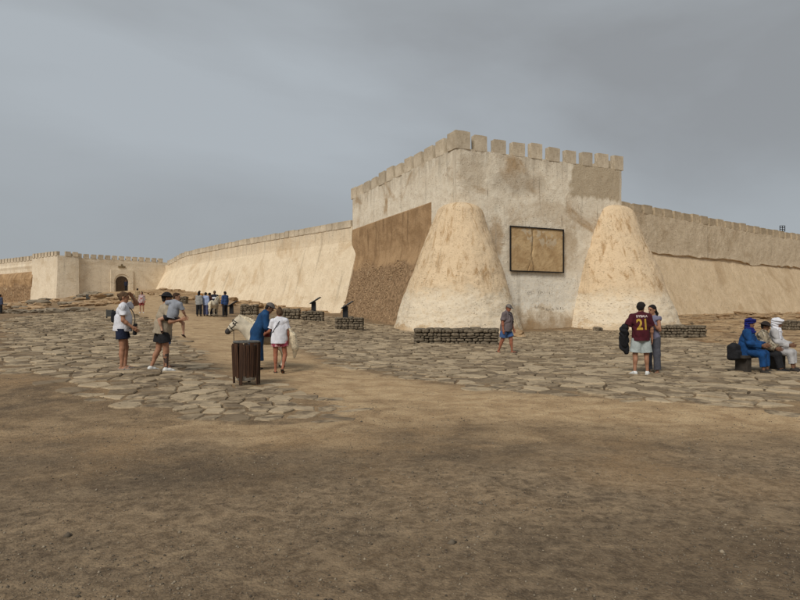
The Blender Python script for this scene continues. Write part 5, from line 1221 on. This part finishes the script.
# 6 man in the maroon football shirt
p = feet(641, 375.5)
MAR = cloth_mat('maroon_jersey', (0.060, 0.008, 0.014), .25)
j8 = Fig('man in maroon football shirt numbered 21 and pale shorts seen from behind', p, (.12, 1), height(72.5, p), 'tan', 1.10, spine=(-.02, .02, 1), look=(.70, .72, -.08), neck=(.10, .05, 1),
         arms={'L': ((-.52, -.12, -1), (-.05, .55, -.72)), 'R': ((.24, .04, -1), (.12, .25, -1))}, legs={'R': ((.10, .04, -1), (.03, -.04, -1)), 'L': ((-.10, .02, -1), (-.03, -.05, -1))}, feet={'R': (.45, .9, 0), 'L': (-.35, .9, 0)})
j8.body(); so = j8.shirt(MAR, .78, .022, -.10, .03, amp=.010); j8.shorts(cloth_mat('pale_grey_shorts', (0.36, 0.40, 0.39), .1), .86, .022, .045); j8.shoes(SHOEW, SOLE); j8.hair(DARKH, vol=.016)
def jersey_text(fig, shirt, body, size, zoff, mat, name, wid):
    cu = bpy.data.curves.new('print', 'FONT'); cu.body = body; cu.size = size; cu.align_x = 'CENTER'; cu.offset = size*0.03
    to = bpy.data.objects.new('print_tmp', cu); COL.objects.link(to); bpy.context.view_layer.update()
    me = bpy.data.meshes.new_from_object(to.evaluated_get(bpy.context.evaluated_depsgraph_get())); bpy.data.objects.remove(to)
    bm = bmesh.new(); bm.from_mesh(me); bmesh.ops.triangulate(bm, faces=bm.faces)
    for _ in range(2): bmesh.ops.subdivide_edges(bm, edges=[e for e in bm.edges if e.calc_length() > .012], cuts=1)
    sm = shirt.data; tree = BVHTree.FromPolygons([tuple(v.co) for v in sm.vertices], [list(pp.vertices) for pp in sm.polygons])
    xs = [v.co.x for v in bm.verts]; sx = wid/(max(xs)-min(xs)); J = fig.J
    for v in bm.verts:
        base = J['chest']+fig.rt*(v.co.x*sx)+fig.up*(zoff+v.co.y); st = base-fig.fw*.6; h_ = tree.ray_cast(Vector(tuple(st)), Vector(tuple(fig.fw)))
        v.co = (h_[0]-Vector(tuple(fig.fw))*.013) if h_[0] is not None else Vector(tuple(base-fig.fw*.15))
    bmesh.ops.recalc_face_normals(bm, faces=bm.faces); bm.to_mesh(me); bm.free(); me.materials.clear(); me.materials.append(mat); link(name, me, shirt)
jersey_text(j8, so, '21', .36, -.19, cloth_mat('gold_print', (0.40, 0.25, 0.04), .15), 'number_print', .225)
jersey_text(j8, so, 'DYBALA', .075, .105, cloth_mat('pale_print', (0.60, 0.48, 0.46), .1), 'name_print', .26)
J = j8.J; worn(j8, 'jacket_bundle', [el(J['wL']-j8.rt*.02-j8.fw*.02+j8.up*.02, (.11, .10, .20)), rc(J['eL']-j8.rt*.06-j8.up*.02, J['wL']-j8.rt*.04-j8.up*.30, .10, .085), rc(J['wL']+j8.rt*.03-j8.up*.1, J['wL']+j8.rt*.02-j8.up*.42, .07, .055)], BLACKC, 'black jacket and bag hanging from the arm of the man in the football shirt', 'jacket', k=.05, rough=.020)
# 7 woman beside him
p2 = np.array([p[0]+.44, p[1]+.36])
w9 = Fig('dark-haired woman in lavender top and slate trousers beside the man in the football shirt', p2, (-.72, -.45), height(70, p), 'tan', .92, True, look=(.15, 1, -.12), neck=(0, .12, 1),
         arms={'L': ((-.25, .20, -1), (.25, .75, .65)), 'R': ((.2, .2, -1), (-.3, .9, .2))}, legs={'R': ((.03, .02, -1), (0, -.03, -1)), 'L': ((-.05, .0, -1), (-.02, -.03, -1))})
w9.body(); w9.shirt(cloth_mat('lavender_top', (0.17, 0.165, 0.235), .12), .14, .012, -.04, .012); w9.shorts(cloth_mat('slate_trousers', (0.072, 0.074, 0.090), .15), 1.93, .016, .022, 'trousers', top=.02); w9.shoes(DSANDAL, sandal=True); w9.hair(DARKH, tail=.26, vol=.014)

# 8-10 three seated men
def seated(i, label, H, skin, girth, **kw):
    c = bench_c+np.array([.15, .22, 0])+BS*(-.62+.56*i)*1.0
    fg = Fig(label, (c[0], c[1]), kw.pop('face', SITF), H, skin, girth, z=bench_c[2], **kw); return fg
def sit_fix(fg, seat=.435):     # put the hips on the seat and turn the legs so the feet reach the ground
    pass
TH = {'R': ((.18, 1, -.10), (.02, .06, -1)), 'L': ((-.18, 1, -.10), (-.02, .10, -1))}
ROBEB = cloth_mat('bright_blue_robe', (0.008, 0.048, 0.150), .3); TURB = cloth_mat('royal_blue_turban', (0.008, 0.012, 0.12), .3); CAMO = cloth_mat('camo_jacket', (0.26, 0.215, 0.15), .15, pattern=((0.10, 0.085, 0.058), 13, (0.40, 0.35, 0.27)))
WROBE = cloth_mat('white_robe', (0.40, 0.39, 0.39), .15)
def sit_legs(s, mat, frac, r0=.105, r1=.085, r2=.07, name='trousers'):
    k, J = s.k, s.J; P = [el(J['P']+s.up*.01, (.19*k, .155*k, .13*k), basis(s.rt, s.fw, s.up))]
    for q in 'RL':
        d = nv(J['a'+q]-J['k'+q]); P += [rc(J['h'+q], J['k'+q], r0*k, r1*k), rc(J['k'+q], J['a'+q], r1*k, r2*k, cuts=[(d, J['k'+q]+(J['a'+q]-J['k'+q])*frac)])]
    return s.add(name, P, mat, .04, noise=lambda p: folds(p, .008, 4.2, 8))
s1 = seated(0, 'seated man in bright blue robe and royal blue turban on the bench', 1.74, 'brown', 1.12, spine=(0, .16, 1), look=(.45, 1, -.12), arms={'R': ((.16, .30, -1), (-.35, .9, -.15)), 'L': ((-.16, .32, -1), (.2, .9, -.12))}, legs=TH)
s1.body(); s1.shirt(ROBEB, 1.95, .032, -.13, .03, 'robe', amp=.010); sit_legs(s1, ROBEB, .80); s1.turban(TURB); s1.shoes(DSANDAL)
s2 = seated(1, 'seated man in mottled beige jacket and dark hat in the middle of the bench', 1.66, 'brown', 1.08, spine=(0, .20, 1), look=(-.1, 1, -.25), arms={'R': ((.22, .35, -1), (-.30, .9, -.35)), 'L': ((-.22, .35, -1), (.30, .9, -.35))}, legs={'R': ((.12, 1, -.08), (.02, .25, -1)), 'L': ((-.12, 1, -.08), (-.02, .2, -1))})
s2.body(); s2.shirt(CAMO, 1.92, .034, -.12, .03, 'jacket', amp=.012); sit_legs(s2, BLACKC, .92, .095, .075, .06); s2.hair(DARKH, vol=.01); s2.cap(cloth_mat('dark_hat', (0.024, 0.018, 0.016), .3), 'round', .02, 'hat'); s2.shoes(BLACKC)
s3 = seated(2, 'seated man in white robe and white turban at the end of the bench', 1.74, 'brown', 1.02, spine=(0, .14, 1), look=(-.05, 1, -.20), arms={'R': ((.18, .32, -1), (-.35, .9, -.20)), 'L': ((-.18, .32, -1), (.35, .9, -.20))}, legs={'R': ((.14, 1, -.08), (.02, .15, -1)), 'L': ((-.14, 1, -.08), (-.02, .10, -1))})
s3.body(); s3.shirt(WROBE, 1.95, .032, -.13, .03, 'robe', amp=.012); sit_legs(s3, WROBE, .72); s3.turban(WHITE, True, 1.05); s3.shoes(DSANDAL)
# scarf ends hanging on the white figure
mb = MB(); J = s3.J; V, F = sdf_mesh([rc(J['nb']+s3.fw*.10, J['chest']+s3.fw*.16-s3.up*.16, .07, .05, flat=(s3.fw, .5)), rc(J['nb']+s3.fw*.06+s3.rt*.08, J['chest']+s3.fw*.15+s3.rt*.07-s3.up*.05, .06, .045, flat=(s3.fw, .5))], .008, .03, noise=lambda p: folds(p, .008, 2.0, 12))
link('scarf', mesh_np('scarf', V, F, [WHITE], smooth=True), s3.root)
# black rucksack beside the blue figure, resting against the bench end
c = bench_c+np.array([.15, .22, 0])-BS*.98+BF*(-.06); V, F = sdf_mesh([bxs((0, 0, .245), (.19, .15, .24), None, .09), bxs((0, -.15, .17), (.14, .05, .12), None, .04), el((0, 0, .47), (.13, .11, .06))], .010, .03, noise=lambda p: folds(p, .006, 1.0, 12))
rk = empty('rucksack', (c[0], c[1], bench_c[2]+.30), .5); tag(rk, 'bulky black rucksack at the end of the bench beside the blue turban', 'backpack'); rk.scale = (.78, .78, .85)
link('bag_body', mesh_np('bag_body', V, F, [BLACKC], smooth=True), rk)
mb = MB(); mb.tube([(.05, -.02, .50), (.03, -.03, .58), (-.03, -.03, .58), (-.05, -.02, .50)], .012, 6); link('handle', mb.mesh('handle', BLACKC), rk)

# ------------------------------------------------------------------ pony
CREAM = flat_mat('cream_coat', (0.52, 0.455, 0.345), .75, .22, 5); MANE = flat_mat('mane_hair', (0.60, 0.51, 0.36), .8, .35, 22); MUZ = flat_mat('dark_muzzle', (0.045, 0.038, 0.035), .6); HOOF = flat_mat('hoof', (0.05, 0.038, 0.028), .6)
def pony(loc, face, s, label, vox=.010, tack=True, headdown=0.0, group=None):
    """x forward, y left, z up; withers at 1.05*s"""
    z0 = gh(*loc); root = empty('pony', (loc[0], loc[1], z0), math.atan2(face[1], face[0])); tag(root, label, 'pony', group)
    v = lambda *a: np.array(a, float)*s
    r = [el(v(-.02, 0, .80), v(.42, .215, .225)), el(v(.28, 0, .80), v(.22, .19, .25)), el(v(-.36, 0, .83), v(.24, .205, .235)), el(v(.16, 0, 1.0), v(.16, .07, .07)), el(v(-.30, 0, .98), v(.2, .11, .09)),
         rc(v(.36, 0, .88), v(.62, 0, 1.10), .24*s, .165*s, flat=((0, 1, 0), .58)), rc(v(.60, 0, 1.07), v(.70, 0, 1.16), .155*s, .125*s, flat=((0, 1, 0), .7))]
    hd = v(.72, 0, 1.20); mu = v(1.02, 0, .93)
    r += [rc(hd, hd*.45+mu*.55, .128*s, .096*s, flat=((0, 1, 0), .72)), rc(hd*.45+mu*.55, mu, .096*s, .072*s, flat=((0, 1, 0), .85)), el(v(.755, 0, 1.08), v(.105, .075, .115)), el(mu+v(.01, 0, -.02), v(.05, .048, .05))]
    for sg in (1, -1):
        r += [rc(v(.68, sg*.055, 1.27), v(.70, sg*.065, 1.375), .028*s, .008*s, k=.015), el(v(.845, sg*.075, 1.135), v(.03, .018, .024), k=.015)]
        # fore leg: elbow, knee, fetlock, hoof
        fx = .30+.03*sg
        r += [rc(v(fx, sg*.115, .72), v(fx-.01, sg*.115, .58), .10*s, .068*s), rc(v(fx-.01, sg*.115, .60), v(fx, sg*.11, .36), .062*s, .043*s), el(v(fx+.005, sg*.11, .345), v(.046, .044, .05)), rc(v(fx, sg*.11, .34), v(fx, sg*.11, .14), .034*s, .031*s), el(v(fx, sg*.11, .125), v(.042, .038, .04)), rc(v(fx, sg*.11, .12), v(fx+.035, sg*.11, .055), .036*s, .044*s), rc(v(fx+.03, sg*.11, .05), v(fx+.04, sg*.11, .02), .048*s, .054*s, cuts=[((0, 0, -1), v(0, 0, 0))])]
        # hind leg: stifle, hock pointing back, near-vertical cannon
        hx = -.40-.05*sg
        r += [rc(v(-.36, sg*.11, .80), v(hx+.13, sg*.125, .60), .165*s, .105*s), rc(v(hx+.13, sg*.125, .60), v(hx-.06, sg*.115, .40), .085*s, .048*s), el(v(hx-.065, sg*.115, .39), v(.052, .042, .055)), rc(v(hx-.06, sg*.115, .38), v(hx-.045, sg*.115, .14), .039*s, .033*s), el(v(hx-.045, sg*.115, .125), v(.043, .038, .04)), rc(v(hx-.045, sg*.115, .12), v(hx-.01, sg*.115, .055), .037*s, .045*s), rc(v(hx-.012, sg*.115, .05), v(hx-.004, sg*.115, .02), .048*s, .054*s, cuts=[((0, 0, -1), v(0, 0, 0))])]
    def mif(C):
        m = np.zeros(len(C), int); m[C[:, 2] < .062*s] = 2; n = fbm(C*14, 2)*.02
        m[(np.linalg.norm(C-mu, axis=1) < .098*s+n) & (C[:, 0] > .94*s)] = 1
        for sg in (1, -1): m[np.linalg.norm(C-v(.842, sg*.088, 1.135), axis=1) < .030*s] = 1
        return m
    V, F = sdf_mesh(r, vox*s if vox > .012 else vox, .055*s); link('body', mesh_np('body', V, F, [CREAM, MUZ, HOOF], smooth=True, midx=mif(V[F].mean(1))), root)
    hairn = lambda p: .012*fbm(p*np.array([30., 30., 6.]), 2)
    V, F = sdf_mesh([rc(v(-.57, 0, .97), v(-.70, 0, .82), .055*s, .075*s), rc(v(-.70, 0, .82), v(-.76, 0, .50), .080*s, .085*s), rc(v(-.76, 0, .50), v(-.74, 0, .26), .08*s, .03*s)], vox*1.1, .04, noise=hairn); link('tail', mesh_np('tail', V, F, [MANE], smooth=True), root)
    pts = [v(.16, 0, 1.06), v(.36, 0, 1.12), v(.55, 0, 1.24), v(.69, 0, 1.32)]; P = []
    for a, b_ in zip(pts[:-1], pts[1:]): P.append(rc(a, b_, .045*s, .045*s, flat=((0, 1, 0), .7)))
    for i in range(9):
        t = i/8; a = pts[0]*(1-t)+pts[3]*t+v(0, 0, .05*math.sin(t*3.14)); P.append(rc(a, a+v(-.03, .085-.04*t, -.20+.05*random.random()), .035*s, .015*s, k=.02))
    P.append(rc(v(.71, 0, 1.31), v(.82, 0, 1.20), .035*s, .014*s, k=.02))
    V, F = sdf_mesh(P, vox, .03, noise=hairn); link('mane', mesh_np('mane', V, F, [MANE], smooth=True), root)
    if tack:
        M_TACK = flat_mat('black_tack', (0.018, 0.015, 0.014), .5)
        br = empty('bridle', (0, 0, 0)); br.parent = root; dirv = nv(mu-hd); upv = np.array([-dirv[2], 0, dirv[0]]); upv = upv if upv[2] > 0 else -upv
        def ring(t, ru, ry, r_=.011, c0=None, tilt=0.0):
            c = hd+(mu-hd)*t; a2 = nv(upv+dirv*tilt); mb = MB(); mb.tube([tuple(c+a2*ru*s*math.cos(q*.393)+np.array([0, 1, 0])*ry*s*math.sin(q*.393)) for q in range(16)], r_*s, 6, closed=True); return mb
        for nm, mb in (('noseband', ring(.66, .098, .084)), ('cheek_strap', ring(.12, .145, .100, tilt=.35)), ('brow_band', ring(.30, .128, .096, .009))): link(nm, mb.mesh(nm, M_TACK, smooth=True), br)
        for sg in (1, -1): mb = MB(); mb.tube([tuple(hd+(mu-hd)*.16+v(0, sg*.102, .0)), tuple(hd+(mu-hd)*.4+v(0, sg*.094, -.03)), tuple(hd+(mu-hd)*.66+v(0, sg*.084, -.02))], .011*s, 6); link('cheek_piece', mb.mesh('cheek_piece', M_TACK, smooth=True), br)
        mb = MB(); q0 = hd+(mu-hd)*.68-upv*.08*s; mb.tube([tuple(q0), tuple(q0+v(-.01, .0, -.25)), tuple(q0+v(.01, .02, -.55)), tuple((q0[0]-.02*s, .03*s, .10*s)), ((q0[0]-.12*s), .05*s, .03*s)], .009*s, 6); link('lead_rope', mb.mesh('lead_rope', M_TACK, smooth=True), root)
        B3 = None; V, F = sdf_mesh([el(v(-.06, 0, .83), v(.25, .245, .245), cuts=[((0, 0, -1), v(0, 0, .80))])], vox, .02); link('saddle_cloth', mesh_np('saddle_cloth', V, F, [cloth_mat('red_cloth', (0.20, 0.03, 0.028), .3)], smooth=True), root)
        V, F = sdf_mesh([el(v(-.06, 0, 1.03), v(.22, .17, .065)), el(v(.12, 0, 1.10), v(.05, .08, .05)), el(v(-.24, 0, 1.10), v(.05, .13, .05))], vox, .03); link('saddle', mesh_np('saddle', V, F, [M_TACK], smooth=True), root)
    return root
pg = hit(262, 367.5); pony((pg[0]+.08, pg[1]+.15), (-1, .06), 1.0, 'cream pony in a black bridle standing behind the man in blue')

# ------------------------------------------------------------------ people further off, around a second pony
G = 'visitors further up the slope'
def far(px, d, H, label, face, skin, top, bot, long=False, hairm=None, fem=False, **kw):
    x, y = atd(px, d); fg = Fig(label, (x, y), face, H, skin, kw.pop('girth', 1.0), fem, vox=.014, **kw)
    fg.body(); fg.shirt(top, kw.get('sl', 1.95), .022, -.12, .03); fg.shorts(bot, 1.93 if not long else .6, .018, .02, 'trousers' if not long else 'shorts'); fg.hair(hairm or DARKH, vol=.016, long=.18 if fem else 0); fg.shoes(DSANDAL if not long else SHOEW); return fg
GREYH = cloth_mat('grey_hoodie', (0.27, 0.265, 0.25), .12); LBLUE = cloth_mat('pale_blue_shirt', (0.30, 0.36, 0.52), .1); TBLUE = cloth_mat('blue_trousers', (0.075, 0.085, 0.17), .15); MARO = cloth_mat('brown_maroon', (0.07, 0.028, 0.024), .2); NAVYS = cloth_mat('navy_sweater', (0.016, 0.018, 0.032), .2); BJ = cloth_mat('blue_jacket', (0.030, 0.062, 0.16), .15); ORG = cloth_mat('orange_top', (0.42, 0.17, 0.03), .2); REDT = cloth_mat('red_white_top', (0.42, 0.34, 0.33), .1, pattern=((0.33, 0.03, 0.03), 5)); TANC = cloth_mat('tan_cloth', (0.30, 0.22, 0.13), .1)
far(199, 40, 1.68, 'dark-haired person in grey hooded top and black trousers by the second pony', (.1, 1), 'tan', GREYH, BLACKC, fem=True)
far(205.8, 40.3, 1.62, 'person in pale blue shirt and blue trousers by the second pony', (.3, 1), 'tan', LBLUE, TBLUE)
far(209.8, 40.8, 1.60, 'person in dark maroon top beside the pale blue shirt', (.6, .6), 'brown', MARO, NAVY)
nf = far(214.5, 41.6, 1.74, 'person in navy sweater with a white chest print behind the second pony', (.05, -1), 'brown', NAVYS, BLACKC)
J = nf.J; mb = MB()
V = []; so = [c for c in nf.root.children if c.name.startswith('shirt')][0]; tr = BVHTree.FromPolygons([tuple(v.co) for v in so.data.vertices], [list(pp.vertices) for pp in so.data.polygons])
for j in range(4):
    for i in range(9):
        b0 = J['chest']+nf.rt*(-.13+.0325*i)+nf.up*(-.09+.04*j); h_ = tr.ray_cast(Vector(tuple(b0+nf.fw*.6)), Vector(tuple(-nf.fw))); V.append(tuple((h_[0] if h_[0] is not None else Vector(tuple(b0+nf.fw*.15)))+Vector(tuple(nf.fw*.008))))
link('chest_print', mesh_np('chest_print', V, [[j*9+i, j*9+i+1, (j+1)*9+i+1, (j+1)*9+i] for j in range(3) for i in range(8)], [WHITE]), so)
far(225, 40.2, 1.72, 'dark-skinned man in blue jacket and black trousers by the second pony', (-.7, .5), 'brown', BJ, BLACKC)
far(199.5, 52, 1.74, 'person in orange top beyond the second pony', (.4, -1), 'brown', ORG, NAVY)
pony(atd(214, 40.2), (.06, 1), 1.02, 'second cream pony seen from behind among the standing visitors', vox=.014, tack=False)
far(141.8, 46, 1.66, 'woman in red and white top and red shorts walking down the sandy path', (.2, -1), 'tan', REDT, cloth_mat('red_shorts', (0.25, 0.04, 0.04), .2), long=True, fem=True)
far(137.5, 62, 1.7, 'person in tan clothes on the sandy path below the gate', (.2, 1), 'tan', TANC, TANC)
far(126, 93, 1.72, 'dark figure standing at the arched gate', (.2, -1), 'brown', NAVYS, BLACKC)
far(0.5, 52, 1.70, 'person in navy and white by the dark rocks below the brown eroded wall', (.5, 1), 'tan', cloth_mat('navy_white', (0.05, 0.06, 0.10), .2), BLACKC)
